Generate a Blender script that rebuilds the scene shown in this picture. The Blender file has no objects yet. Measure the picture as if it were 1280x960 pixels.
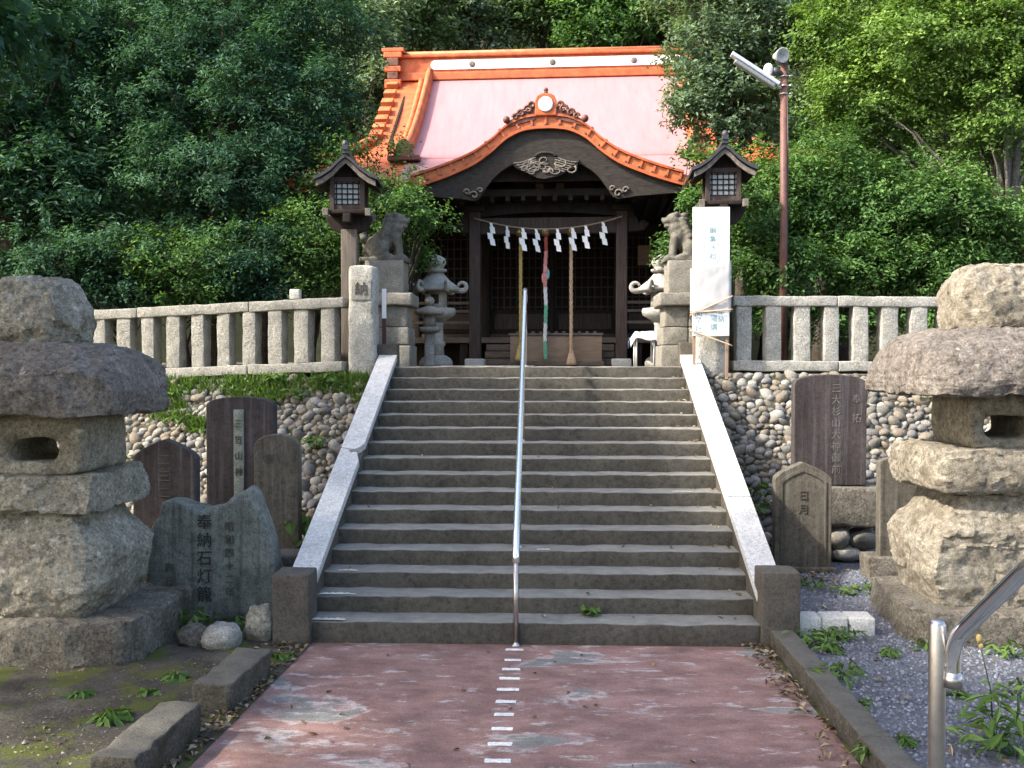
import bpy, bmesh, math, random
import numpy as np
from mathutils import Vector, Matrix, Euler, noise

# ------------------------------------------------------------------ camera, sky, sun, exposure
scene = bpy.context.scene
COL = scene.collection
F = 1233.0                                   # focal length in pixels of the 1280 px wide photograph
CAM = Vector((0.13, -9.25, 2.65))
ROT = Euler((math.radians(90 - 1.16), 0, math.radians(2.0)), 'XYZ')
cd = bpy.data.cameras.new('camera'); cd.sensor_width = 36; cd.lens = 36 * F / 1280; cd.clip_end = 400; cd.clip_start = .05
cam = bpy.data.objects.new('camera', cd); COL.objects.link(cam)
cam.location = CAM; cam.rotation_euler = ROT; scene.camera = cam

SUN = Vector((-.74, -.30, .70)).normalized()  # towards the sun: over the left shoulder
wd = bpy.data.worlds.new('World'); scene.world = wd; wd.use_nodes = True
nt = wd.node_tree; bg = nt.nodes['Background']
sky = nt.nodes.new('ShaderNodeTexSky'); sky.sky_type = 'NISHITA'; sky.sun_disc = False
sky.sun_elevation = math.asin(SUN.z); sky.sun_rotation = math.atan2(SUN.x, SUN.y)
sky.dust_density = 3.0; sky.air_density = 1.0
nt.links.new(sky.outputs[0], bg.inputs[0]); bg.inputs[1].default_value = 0.15
sl = bpy.data.lights.new('sun', 'SUN'); sl.energy = 2.35; sl.angle = math.radians(2.0); sl.color = (1, .95, .86)
so = bpy.data.objects.new('sun', sl); COL.objects.link(so)
so.rotation_euler = SUN.to_track_quat('Z', 'Y').to_euler(); so.location = (-20, -20, 30)
vs = scene.view_settings; vs.view_transform = 'Standard'; vs.look = 'None'; vs.gamma = 1; vs.exposure = 2.1
vs.use_white_balance = True; vs.white_balance_temperature = 6750; vs.white_balance_tint = 11
scene.cycles.use_denoising = True
scene.cycles.max_bounces = 6; scene.cycles.diffuse_bounces = 3; scene.cycles.transmission_bounces = 3
scene.cycles.caustics_reflective = False; scene.cycles.caustics_refractive = False

RM = ROT.to_matrix()
def P(u, v, Y=None, z=None):
    """photo pixel -> point on the plane y = Y or z = z"""
    d = RM @ Vector(((u - 640) / F, (480 - v) / F, -1))
    t = (Y - CAM.y) / d.y if Y is not None else (z - CAM.z) / d.z
    return CAM + d * t
def PIX(p):
    q = RM.transposed() @ (Vector(p) - CAM)
    return 640 + F * q.x / -q.z, 480 - F * q.y / -q.z

# ------------------------------------------------------------------ materials
def nodes_of(name):
    m = bpy.data.materials.new(name); m.use_nodes = True
    n = m.node_tree.nodes; l = m.node_tree.links
    return m, n, l, n['Principled BSDF']
def ramp(n, stops):
    r = n.new('ShaderNodeValToRGB'); e = r.color_ramp.elements
    while len(e) < len(stops): e.new(.5)
    for k, (p, c) in enumerate(stops):
        e[k].position = p; e[k].color = (*c, 1) if len(c) == 3 else c
    return r
def noise_tex(n, l, scale, detail=6, rough=.6, vec=None, dist=0):
    t = n.new('ShaderNodeTexNoise'); t.inputs['Scale'].default_value = scale
    t.inputs['Detail'].default_value = detail; t.inputs['Roughness'].default_value = rough
    t.inputs['Distortion'].default_value = dist
    if vec: l.new(vec, t.inputs['Vector'])
    return t
def mix(n, l, fac, a, b, mode='MIX'):
    m = n.new('ShaderNodeMix'); m.data_type = 'RGBA'; m.blend_type = mode
    if isinstance(fac, (int, float)): m.inputs[0].default_value = fac
    else: l.new(fac, m.inputs[0])
    for s, v in ((6, a), (7, b)):
        if isinstance(v, tuple): m.inputs[s].default_value = (*v, 1)
        else: l.new(v, m.inputs[s])
    return m.outputs[2]
def coords(n, l, sc=(1, 1, 1)):
    g = n.new('ShaderNodeNewGeometry'); mp = n.new('ShaderNodeMapping'); mp.inputs['Scale'].default_value = sc
    l.new(g.outputs['Position'], mp.inputs[0]); return mp.outputs[0]
def stone(name, a, b, lichen=None, lich_at=.62, scale=3.0, grain=60, bump=.5, streak=0, streak_col=(.6, .6, .55), rough=.9, moss=None, skylit_dust=None):
    m, n, l, p = nodes_of(name)
    c = coords(n, l)
    big = noise_tex(n, l, scale, 8, .65, c)
    r = ramp(n, [(.3, a), (.7, b)]); l.new(big.outputs[0], r.inputs[0])
    fine = noise_tex(n, l, grain, 4, .7, c)
    fr = ramp(n, [(.25, (.55, .55, .55)), (.75, (1.3, 1.3, 1.3))]); l.new(fine.outputs[0], fr.inputs[0])
    col = mix(n, l, 1.0, r.outputs[0], fr.outputs[0], 'MULTIPLY')
    mot = noise_tex(n, l, scale * 8, 9, .8, c)
    mt_ = ramp(n, [(.36, (.5, .49, .47)), (.5, (1, 1, 1)), (.66, (1.25, 1.24, 1.2))] if bump < .68 else [(.37, (.30, .285, .26)), (.47, (.85, .84, .82)), (.56, (1.1, 1.1, 1.08)), (.66, (1.6, 1.6, 1.55))]); l.new(mot.outputs[0], mt_.inputs[0])
    col = mix(n, l, min(1, .45 + bump * .6), col, mt_.outputs[0], 'MULTIPLY')
    if streak:
        s = noise_tex(n, l, 1.0, 5, .7, coords(n, l, (14, 14, .55)))
        sr = ramp(n, [(.5, (0, 0, 0)), (.72, (streak,) * 3)]); l.new(s.outputs[0], sr.inputs[0])
        col = mix(n, l, sr.outputs[0], col, streak_col)
        s2 = noise_tex(n, l, 1.0, 4, .7, coords(n, l, (9.3, 9.3, .4)))
        sr2 = ramp(n, [(.28, (.45,) * 3), (.55, (1,) * 3)]); l.new(s2.outputs[0], sr2.inputs[0])
        col = mix(n, l, .8, col, sr2.outputs[0], 'MULTIPLY')
    if lichen:
        li = noise_tex(n, l, scale * 3.3, 7, .72, c)
        lr = ramp(n, [(lich_at, (0, 0, 0)), (lich_at + .09, (.85,) * 3)]); l.new(li.outputs[0], lr.inputs[0])
        col = mix(n, l, lr.outputs[0], col, lichen)
    if moss:
        mo = noise_tex(n, l, scale * .8, 8, .7, coords(n, l, (1, 1, 1.3)))
        mr = ramp(n, [(moss[1], (0, 0, 0)), (moss[1] + .1, (.8,) * 3)]); l.new(mo.outputs[0], mr.inputs[0])
        col = mix(n, l, mr.outputs[0], col, moss[0])
    if skylit_dust:                                               # upward faces painted paler: trodden dust plus sky light put into the colour
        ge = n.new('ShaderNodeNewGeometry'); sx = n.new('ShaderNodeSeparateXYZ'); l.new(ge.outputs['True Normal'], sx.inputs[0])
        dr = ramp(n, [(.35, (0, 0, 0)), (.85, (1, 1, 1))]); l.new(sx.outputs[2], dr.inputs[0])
        dn = noise_tex(n, l, 5, 7, .7, c); dc = ramp(n, [(.3, tuple(x * .7 for x in skylit_dust)), (.7, tuple(x * 1.2 for x in skylit_dust))]); l.new(dn.outputs[0], dc.inputs[0])
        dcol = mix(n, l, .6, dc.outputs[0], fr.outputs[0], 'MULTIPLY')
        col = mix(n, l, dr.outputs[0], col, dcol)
    l.new(col, p.inputs['Base Color']); p.inputs['Roughness'].default_value = rough
    p.inputs['Specular IOR Level'].default_value = .25
    b1 = n.new('ShaderNodeBump'); b1.inputs['Strength'].default_value = bump; b1.inputs['Distance'].default_value = .025 if bump < .65 else .06
    med = noise_tex(n, l, 15, 9, .75, c)
    l.new(med.outputs[0], b1.inputs['Height'])
    b2 = n.new('ShaderNodeBump'); b2.inputs['Strength'].default_value = bump * .6; b2.inputs['Distance'].default_value = .006
    l.new(fine.outputs[0], b2.inputs['Height']); l.new(b1.outputs[0], b2.inputs['Normal'])
    l.new(b2.outputs[0], p.inputs['Normal'])
    return m
def plain(name, c, rough=.6, metal=0, var=.25, scale=8, bump=.1, spec=.4, stretch=(1, 1, 1)):
    m, n, l, p = nodes_of(name)
    v = coords(n, l, stretch)
    t = noise_tex(n, l, scale, 6, .65, v)
    d = tuple(x * (1 - var) for x in c); u = tuple(min(1, x * (1 + var)) for x in c)
    r = ramp(n, [(.3, d), (.7, u)]); l.new(t.outputs[0], r.inputs[0]); l.new(r.outputs[0], p.inputs['Base Color'])
    p.inputs['Roughness'].default_value = rough; p.inputs['Metallic'].default_value = metal
    p.inputs['Specular IOR Level'].default_value = spec
    if bump:
        b = n.new('ShaderNodeBump'); b.inputs['Strength'].default_value = bump; b.inputs['Distance'].default_value = .01
        t2 = noise_tex(n, l, scale * 5, 5, .7, v); l.new(t2.outputs[0], b.inputs['Height']); l.new(b.outputs[0], p.inputs['Normal'])
    return m
def leafmat(name, dark, midc, light, gloss=.6, trans=.32):
    m, n, l, p = nodes_of(name)
    a = n.new('ShaderNodeAttribute'); a.attribute_name = 'tint'
    r = ramp(n, [(0, dark), (.5, midc), (1, light)]); l.new(a.outputs['Fac'], r.inputs[0])
    l.new(r.outputs[0], p.inputs['Base Color']); p.inputs['Roughness'].default_value = gloss
    p.inputs['Specular IOR Level'].default_value = .14
    t = n.new('ShaderNodeBsdfTranslucent')
    tc = mix(n, l, 1.0, r.outputs[0], (1.25, 1.3, .55), 'MULTIPLY'); l.new(tc, t.inputs[0])
    mx = n.new('ShaderNodeMixShader'); mx.inputs[0].default_value = trans
    l.new(p.outputs[0], mx.inputs[1]); l.new(t.outputs[0], mx.inputs[2])
    l.new(mx.outputs[0], n['Material Output'].inputs[0])
    return m

M = {}
M['lantern_stone'] = stone('lantern_stone', (.20, .18, .14), (.40, .37, .30), (.54, .53, .46), .58, 3.2, 70, .7, moss=((.10, .095, .06), .58))
M['lantern_cap'] = stone('lantern_cap', (.165, .145, .127), (.31, .275, .24), (.48, .46, .40), .60, 3.0, 60, .8, .2, (.36, .34, .30))
M['lantern_warm'] = stone('lantern_warm', (.185, .162, .122), (.345, .315, .255), (.45, .435, .38), .62, 2.2, 70, .75, moss=((.115, .092, .065), .55))
M['plinth'] = stone('plinth', (.11, .095, .075), (.26, .24, .20), (.42, .42, .38), .63, 4, 60, .8, moss=((.07, .08, .03), .62))
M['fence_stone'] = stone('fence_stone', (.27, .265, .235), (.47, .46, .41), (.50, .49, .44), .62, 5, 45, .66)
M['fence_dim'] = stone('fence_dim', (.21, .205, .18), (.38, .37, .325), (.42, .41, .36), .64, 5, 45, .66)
M['cobble'] = [stone('cobble_%d' % k, tuple(x * .72 for x in c), tuple(x * 1.15 for x in c), None, .6, 6, 50, .3) for k, c in
               enumerate([(.19, .172, .14), (.25, .235, .20), (.135, .13, .115), (.20, .17, .13), (.29, .28, .25), (.165, .16, .155)])]
M['mortar'] = stone('mortar', (.06, .053, .037), (.14, .124, .092), None, .6, 5, 30, 1.0, moss=((.05, .07, .02), .55))
M['stele_dark'] = stone('stele_dark', (.038, .030, .030), (.072, .060, .059), None, .6, 2, 50, .3, .5, (.15, .145, .15))
M['stele_grey'] = stone('stele_grey', (.08, .071, .056), (.14, .126, .10), None, .6, 2, 50, .35, .4, (.25, .235, .20))
M['rough_grey'] = stone('rough_grey', (.115, .125, .108), (.235, .25, .222), (.38, .41, .38), .64, 2.5, 50, .6, .8, (.04, .042, .036))
M['step_stone'] = stone('step_stone', (.056, .051, .041), (.104, .096, .078), None, .68, 2.0, 110, .55, skylit_dust=(.205, .20, .175))  # pale treads, dark risers: sky light contrast painted in along with the wear
M['newel'] = stone('newel', (.065, .058, .047), (.115, .103, .085), None, .6, 4, 110, .5)
M['coping'] = stone('coping', (.42, .415, .40), (.58, .575, .55), (.28, .275, .26), .70, 3, 60, .3)
M['kerb'] = stone('kerb', (.075, .066, .052), (.15, .136, .11), (.30, .29, .25), .62, 6, 60, .7, moss=((.05, .055, .03), .52), skylit_dust=(.135, .126, .105))
M['carved_stone'] = stone('carved_stone', (.20, .19, .165), (.38, .37, .33), (.50, .50, .46), .62, 6, 60, .6, moss=((.12, .12, .08), .6))
M['pale_stone'] = stone('pale_stone', (.42, .41, .37), (.62, .61, .56), (.25, .24, .2), .66, 6, 60, .4)
M['garden_stone'] = stone('garden_stone', (.26, .25, .22), (.43, .42, .38), (.2, .19, .16), .64, 6, 60, .45)
M['pedestal'] = stone('pedestal', (.16, .15, .125), (.29, .275, .235), (.40, .39, .35), .66, 5, 60, .5)
M['lion_stone'] = stone('lion_stone', (.085, .08, .065), (.19, .18, .15), (.27, .265, .23), .62, 7, 60, .6, moss=((.07, .075, .045), .56))
M['dark_wood'] = plain('dark_wood', (.022, .016, .013), .75, 0, .5, 5, .3, .2, (8, 8, .6))
M['wood'] = plain('wood', (.062, .046, .039), .8, 0, .4, 4, .35, .2, (8, 8, .6))
M['grey_wood'] = plain('grey_wood', (.034, .029, .025), .85, 0, .45, 4, .4, .2, (2, 8, 8))
M['post_wood'] = plain('post_wood', (.13, .11, .09), .85, 0, .4, 4, .4, .2, (8, 8, .6))
M['carving'] = plain('carving', (.15, .13, .108), .8, 0, .45, 14, .3, .2)
M['box_wood'] = plain('box_wood', (.27, .19, .13), .7, 0, .2, 3, .2, .25, (1, 6, 6))
M['stair_wood'] = plain('stair_wood', (.15, .118, .092), .8, 0, .35, 4, .3, .2, (1, 8, 8))
M['pink_roof'] = plain('pink_roof', (.35, .175, .18), .6, 0, .10, 2.2, .03, .25, (3, .5, .5))
M['orange_roof'] = plain('orange_roof', (.43, .10, .032), .6, 0, .38, 5, .12, .35)
M['orange_edge'] = plain('orange_edge', (.43, .13, .045), .6, 0, .42, 5, .12, .35)
M['ridge_dark'] = plain('ridge_dark', (.13, .05, .028), .6, 0, .4, 8, .1)
M['white_band'] = plain('white_band', (.82, .80, .78), .5, 0, .04, 3, 0)
M['paper'] = plain('paper', (.88, .88, .87), .8, 0, .05, 20, 0)
M['shoji'] = plain('shoji', (.42, .44, .42), .7, 0, .12, 10, 0)
M['rope'] = plain('rope', (.33, .25, .15), .9, 0, .3, 40, .5)
M['yellow_rope'] = plain('yellow_rope', (.48, .36, .12), .85, 0, .25, 40, .5)
M['tan_rope'] = plain('tan_rope', (.56, .38, .24), .85, 0, .3, 30, .5)
M['pink_cloth'] = plain('pink_cloth', (.62, .27, .24), .85, 0, .15, 20, .2)
M['green_cloth'] = plain('green_cloth', (.16, .48, .30), .85, 0, .2, 20, .2)
M['white_cloth'] = plain('white_cloth', (.72, .72, .70), .85, 0, .1, 20, .2)
M['red_cloth'] = plain('red_cloth', (.36, .07, .05), .85, 0, .2, 20, .2)
M['teal_cloth'] = plain('teal_cloth', (.10, .42, .48), .85, 0, .2, 20, .2)
M['brass'] = plain('brass', (.32, .22, .10), .45, .8, .3, 20, .1)
M['steel'] = plain('steel', (.92, .92, .95), .27, 1, .05, 30, .02)
M['chrome'] = plain('chrome', (.93, .93, .95), .07, 1, .03, 30, .0)
M['dull_steel'] = plain('dull_steel', (.48, .45, .43), .36, 1, .15, 30, .05)
M['brown_paint'] = plain('brown_paint', (.115, .052, .038), .6, 0, .3, 10, .1)
M['white_metal'] = plain('white_metal', (.74, .75, .76), .4, 0, .08, 10, 0)
M['dark_metal'] = plain('dark_metal', (.06, .06, .065), .5, .5, .3, 20, .1)
M['grey_horn'] = plain('grey_horn', (.36, .36, .34), .55, .2, .4, 40, .2)
M['ink'] = plain('ink', (.012, .012, .012), .9, 0, .2, 20, 0)
M['worn_ink'] = plain('worn_ink', (.030, .031, .028), .9, 0, .5, 25, .2)
M['blue_ink'] = plain('blue_ink', (.14, .27, .30), .8, 0, .2, 20, 0)
M['faint_ink'] = plain('faint_ink', (.33, .45, .44), .8, 0, .2, 20, 0)
M['carve_pale'] = plain('carve_pale', (.125, .115, .105), .9, 0, .4, 30, .2)
M['carve_shade'] = plain('carve_shade', (.07, .062, .05), .9, 0, .3, 30, .2)
M['plaque_green'] = stone('plaque_green', (.16, .18, .15), (.27, .29, .25), (.36, .38, .34), .62, 6, 60, .4)
M['maroon'] = plain('maroon', (.07, .025, .025), .6, 0, .2, 20, 0)
M['blue_sheet'] = plain('blue_sheet', (.12, .25, .55), .5, 0, .2, 6, .1)
M['red_flower'] = plain('red_flower', (.45, .03, .03), .7, 0, .3, 20, 0)
M['bark'] = stone('bark', (.045, .035, .027), (.11, .09, .07), (.17, .165, .14), .64, 6, 60, 1.0)
M['pale_bark'] = stone('pale_bark', (.12, .105, .085), (.24, .22, .19), (.34, .34, .31), .62, 6, 60, .8)
M['leaf_dark'] = leafmat('leaf_dark', (.020, .058, .038), (.045, .112, .066), (.09, .185, .10))
M['leaf_mid'] = leafmat('leaf_mid', (.038, .088, .028), (.086, .178, .052), (.17, .29, .088))
M['leaf_bright'] = leafmat('leaf_bright', (.06, .115, .03), (.125, .215, .05), (.23, .345, .09), trans=.36)
M['leaf_grey'] = leafmat('leaf_grey', (.065, .105, .065), (.125, .19, .115), (.22, .30, .19), gloss=.5)
M['leaf_forest'] = leafmat('leaf_forest', (.055, .10, .042), (.12, .19, .078), (.21, .30, .125))
M['weed'] = leafmat('weed', (.045, .09, .02), (.085, .155, .035), (.16, .25, .075), trans=.3)
M['dead_leaf'] = leafmat('dead_leaf', (.07, .045, .025), (.17, .12, .07), (.38, .31, .21), trans=.1)
M['crumb'] = leafmat('crumb', (.05, .04, .03), (.13, .11, .085), (.32, .29, .24), gloss=.9, trans=.0)
M['gravel_stone'] = leafmat('gravel_stone', (.055, .06, .075), (.125, .135, .16), (.27, .285, .31), gloss=.8, trans=.0)

def roof_seams(m): return m
def path_mat():
    m, n, l, p = nodes_of('red_path')
    c = coords(n, l, (.55, 1.15, 1))
    red = ramp(n, [(.3, (.145, .092, .078)), (.5, (.245, .138, .115)), (.72, (.32, .215, .185))])
    t = noise_tex(n, l, 5.0, 9, .7, c, .3); l.new(t.outputs[0], red.inputs[0])
    worn = noise_tex(n, l, 1.25, 9, .62, c, .6)
    wr = ramp(n, [(.57, (0,) * 3), (.61, (1,) * 3)]); l.new(worn.outputs[0], wr.inputs[0])
    gcol = ramp(n, [(.3, (.13, .125, .112)), (.7, (.235, .225, .205))])
    t2 = noise_tex(n, l, 9, 6, .7, c); l.new(t2.outputs[0], gcol.inputs[0])
    col = mix(n, l, wr.outputs[0], red.outputs[0], gcol.outputs[0])
    rim = ramp(n, [(.545, (0,) * 3), (.575, (.8,) * 3), (.605, (0,) * 3)])      # pale rim of the worn paint
    l.new(worn.outputs[0], rim.inputs[0])
    brk = noise_tex(n, l, 4.5, 5, .6, c); br = ramp(n, [(.42, (0,) * 3), (.58, (1,) * 3)]); l.new(brk.outputs[0], br.inputs[0])
    rimm = mix(n, l, 1.0, rim.outputs[0], br.outputs[0], 'MULTIPLY')
    col = mix(n, l, rimm, col, (.50, .45, .42))
    chip = noise_tex(n, l, 5.5, 8, .7, coords(n, l, (.5, 1.2, 1)))
    cr = ramp(n, [(.575, (0,) * 3), (.64, (.75,) * 3)]); l.new(chip.outputs[0], cr.inputs[0])
    col = mix(n, l, cr.outputs[0], col, (.47, .42, .39))
    sp = noise_tex(n, l, 70, 4, .8, coords(n, l)); spr = ramp(n, [(.3, (.55,) * 3), (.5, (1,) * 3), (.7, (1.45,) * 3)]); l.new(sp.outputs[0], spr.inputs[0])
    col = mix(n, l, .85, col, spr.outputs[0], 'MULTIPLY')
    dirt = noise_tex(n, l, 1.7, 6, .6, coords(n, l)); dr = ramp(n, [(.35, (.62,) * 3), (.6, (1,) * 3)]); l.new(dirt.outputs[0], dr.inputs[0])
    col = mix(n, l, .8, col, dr.outputs[0], 'MULTIPLY')
    l.new(col, p.inputs['Base Color']); p.inputs['Roughness'].default_value = .72; p.inputs['Specular IOR Level'].default_value = .3
    b = n.new('ShaderNodeBump'); b.inputs['Strength'].default_value = .35; b.inputs['Distance'].default_value = .01
    f = noise_tex(n, l, 45, 6, .7, coords(n, l)); l.new(f.outputs[0], b.inputs['Height']); l.new(b.outputs[0], p.inputs['Normal'])
    return m
M['path'] = path_mat()
M['worn_paint'] = stone('worn_paint', (.62, .60, .57), (.78, .77, .74), (.30, .22, .20), .62, 9, 60, .3)
def ground_mat(name, cols, mosscol, at, scale=1.6):
    m, n, l, p = nodes_of(name); c = coords(n, l)
    t = noise_tex(n, l, scale, 9, .68, c); r = ramp(n, [(.3, cols[0]), (.55, cols[1]), (.75, cols[2])]); l.new(t.outputs[0], r.inputs[0])
    f = noise_tex(n, l, 40, 5, .75, c); fr = ramp(n, [(.3, (.5,) * 3), (.7, (1.4,) * 3)]); l.new(f.outputs[0], fr.inputs[0])
    col = mix(n, l, 1, r.outputs[0], fr.outputs[0], 'MULTIPLY')
    mo = noise_tex(n, l, scale * 1.1, 9, .7, coords(n, l, (1.1, .9, 1))); mr = ramp(n, [(at, (0,) * 3), (at + .07, (.9,) * 3)]); l.new(mo.outputs[0], mr.inputs[0])
    col = mix(n, l, mr.outputs[0], col, mosscol)
    l.new(col, p.inputs['Base Color']); p.inputs['Roughness'].default_value = .95; p.inputs['Specular IOR Level'].default_value = .15
    b = n.new('ShaderNodeBump'); b.inputs['Strength'].default_value = .8; b.inputs['Distance'].default_value = .02
    l.new(f.outputs[0], b.inputs['Height']); l.new(b.outputs[0], p.inputs['Normal'])
    return m
M['soil'] = ground_mat('soil', ((.035, .031, .024), (.078, .07, .056), (.15, .14, .118)), (.075, .088, .02), .50, 2.1)
M['gravel_base'] = ground_mat('gravel_base', ((.07, .072, .08), (.115, .12, .135), (.16, .165, .18)), (.08, .085, .05), .68)
M['terrace'] = ground_mat('terrace', ((.08, .07, .055), (.14, .125, .10), (.2, .18, .15)), (.07, .08, .04), .62)
M['forest_floor'] = ground_mat('forest_floor', ((.010, .012, .006), (.018, .022, .010), (.03, .035, .016)), (.014, .024, .010), .6)

# ------------------------------------------------------------------ mesh helpers
def link(o, parent=None):
    COL.objects.link(o)
    if parent: o.parent = parent
    return o
def raw(name, V, Fc, mat, parent=None, smooth=False):
    me = bpy.data.meshes.new(name); me.from_pydata([tuple(v) for v in V], [], Fc); me.update()
    mats = mat if isinstance(mat, (list, tuple)) else [mat]
    for mm in mats: me.materials.append(mm)
    if smooth: me.polygons.foreach_set('use_smooth', [True] * len(me.polygons))
    return link(bpy.data.objects.new(name, me), parent)
def thing(name, label, cat, loc=(0, 0, 0), rotz=0, group=None):
    o = bpy.data.objects.new(name, None); o.empty_display_size = .2
    o.location = loc; o.rotation_euler = (0, 0, rotz); COL.objects.link(o)
    tag(o, label, cat, group); return o
def tag(o, label, cat, group=None):
    o['label'] = label; o['category'] = cat
    if group: o['group'] = group
    return o
def struct(o): o['kind'] = 'structure'; return o
def stuff(o): o['kind'] = 'stuff'; return o
def copy_tree(o, parent=None):
    c = o.copy(); COL.objects.link(c); c.parent = parent
    for ch in o.children: copy_tree(ch, c)
    return c

class MB:
    def __init__(s): s.V = []; s.F = []
    def add(s, V, Fc):
        b = len(s.V); s.V += [Vector(v) for v in V]; s.F += [tuple(i + b for i in f) for f in Fc]; return s
    def box(s, x0, x1, y0, y1, z0, z1, rot=None, about=None):
        V = [Vector((x, y, z)) for x in (x0, x1) for y in (y0, y1) for z in (z0, z1)]
        if rot is not None:
            a = Vector(about) if about else Vector(((x0 + x1) / 2, (y0 + y1) / 2, (z0 + z1) / 2))
            R = Euler(rot).to_matrix(); V = [a + R @ (v - a) for v in V]
        return s.add(V, [(0, 1, 3, 2), (4, 6, 7, 5), (0, 4, 5, 1), (2, 3, 7, 6), (0, 2, 6, 4), (1, 5, 7, 3)])
    def tube(s, pts, r, n=10, cap=True):
        pts = [Vector(p) for p in pts]; rr = r if isinstance(r, (list, tuple)) else [r] * len(pts)
        V = []; up = Vector((0, 0, 1)); prev = None
        for i, p in enumerate(pts):
            d = (pts[min(i + 1, len(pts) - 1)] - pts[max(i - 1, 0)])
            d = d.normalized() if d.length > 1e-9 else Vector((0, 0, 1))
            if prev is None: a = d.cross(up if abs(d.z) < .9 else Vector((1, 0, 0))).normalized()
            else:
                a = prev - d * prev.dot(d); a = a.normalized() if a.length > 1e-6 else d.orthogonal().normalized()
            prev = a; b = d.cross(a)
            for k in range(n):
                t = 2 * math.pi * k / n; V.append(p + (a * math.cos(t) + b * math.sin(t)) * rr[i])
        Fc = [(i * n + k, i * n + (k + 1) % n, (i + 1) * n + (k + 1) % n, (i + 1) * n + k) for i in range(len(pts) - 1) for k in range(n)]
        if cap: Fc += [tuple(range(n))[::-1], tuple((len(pts) - 1) * n + k for k in range(n))]
        return s.add(V, Fc)
    def lathe(s, prof, n=16, c=(0, 0, 0), sq=0.0, rot=0):
        """prof: (r, z); sq > 0 squares the plan"""
        V = []
        for r, z in prof:
            for k in range(n):
                t = 2 * math.pi * k / n + rot; q = 1
                if sq: q = (abs(math.cos(t)) ** (2 / (1 - sq)) + abs(math.sin(t)) ** (2 / (1 - sq))) ** (-(1 - sq) / 2)
                V.append((c[0] + r * q * math.cos(t), c[1] + r * q * math.sin(t), c[2] + z))
        L = len(prof)
        Fc = [(i * n + k, i * n + (k + 1) % n, (i + 1) * n + (k + 1) % n, (i + 1) * n + k) for i in range(L - 1) for k in range(n)]
        Fc += [tuple(range(n))[::-1], tuple((L - 1) * n + k for k in range(n))]
        return s.add(V, Fc)
    def ell(s, c, r, n=12, m=8, rot=None):
        V = []; R = Euler(rot).to_matrix() if rot else Matrix.Identity(3); c = Vector(c)
        for i in range(m + 1):
            f = math.pi * i / m
            for k in range(n):
                t = 2 * math.pi * k / n
                V.append(c + R @ Vector((r[0] * math.sin(f) * math.cos(t), r[1] * math.sin(f) * math.sin(t), -r[2] * math.cos(f))))
        Fc = [(i * n + k, i * n + (k + 1) % n, (i + 1) * n + (k + 1) % n, (i + 1) * n + k) for i in range(m) for k in range(n)]
        return s.add(V, Fc)
    def prism(s, poly, y0, y1, plane='xz'):
        """2-D outline extruded along the third axis"""
        n = len(poly); f = {'xz': lambda a, b, h: (a, h, b), 'yz': lambda a, b, h: (h, a, b), 'xy': lambda a, b, h: (a, b, h)}[plane]
        V = [f(a, b, y0) for a, b in poly] + [f(a, b, y1) for a, b in poly]
        return s.add(V, [tuple(range(n)), tuple(range(2 * n - 1, n - 1, -1))] + [(k, k + n, (k + 1) % n + n, (k + 1) % n) for k in range(n)])
    def strip(s, A, B, y0, y1):
        """solid between two xz polylines of equal count, extruded along y"""
        n = len(A); V = []
        for y in (y0, y1):
            V += [(a[0], y, a[1]) for a in A] + [(b[0], y, b[1]) for b in B]
        o = 2 * n; Fc = []
        for k in range(n - 1):
            Fc += [(k, k + 1, n + k + 1, n + k), (o + k + 1, o + k, o + n + k, o + n + k + 1), (k + 1, k, o + k, o + k + 1), (n + k, n + k + 1, o + n + k + 1, o + n + k)]
        Fc += [(0, n, o + n, o), (2 * n - 1, n - 1, o + n - 1, o + 2 * n - 1)]
        return s.add(V, Fc)
    def build(s, name, mat, parent=None, smooth=False, bevel=0, fix=True):
        o = raw(name, s.V, s.F, mat, parent, smooth)
        if fix or bevel:
            bm = bmesh.new(); bm.from_mesh(o.data)
            bmesh.ops.remove_doubles(bm, verts=bm.verts, dist=1e-6)
            bmesh.ops.recalc_face_normals(bm, faces=bm.faces)
            if bevel:
                ed = [e for e in bm.edges if len(e.link_faces) == 2 and e.calc_face_angle(0) > .6]
                bmesh.ops.bevel(bm, geom=ed, offset=bevel, segments=2, affect='EDGES', profile=.6, clamp_overlap=True)
            bm.to_mesh(o.data); bm.free()
        return o

def disp(p, amp, fr, seed):
    q = Vector(p) * fr + Vector((seed * 7.31, seed * 3.17, seed * 5.7))
    return Vector((noise.fractal(q, .9, 2.1, 4), noise.fractal(q + Vector((19, 7, 3)), .9, 2.1, 4), noise.fractal(q + Vector((5, 31, 11)), .9, 2.1, 4))) * amp

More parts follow.
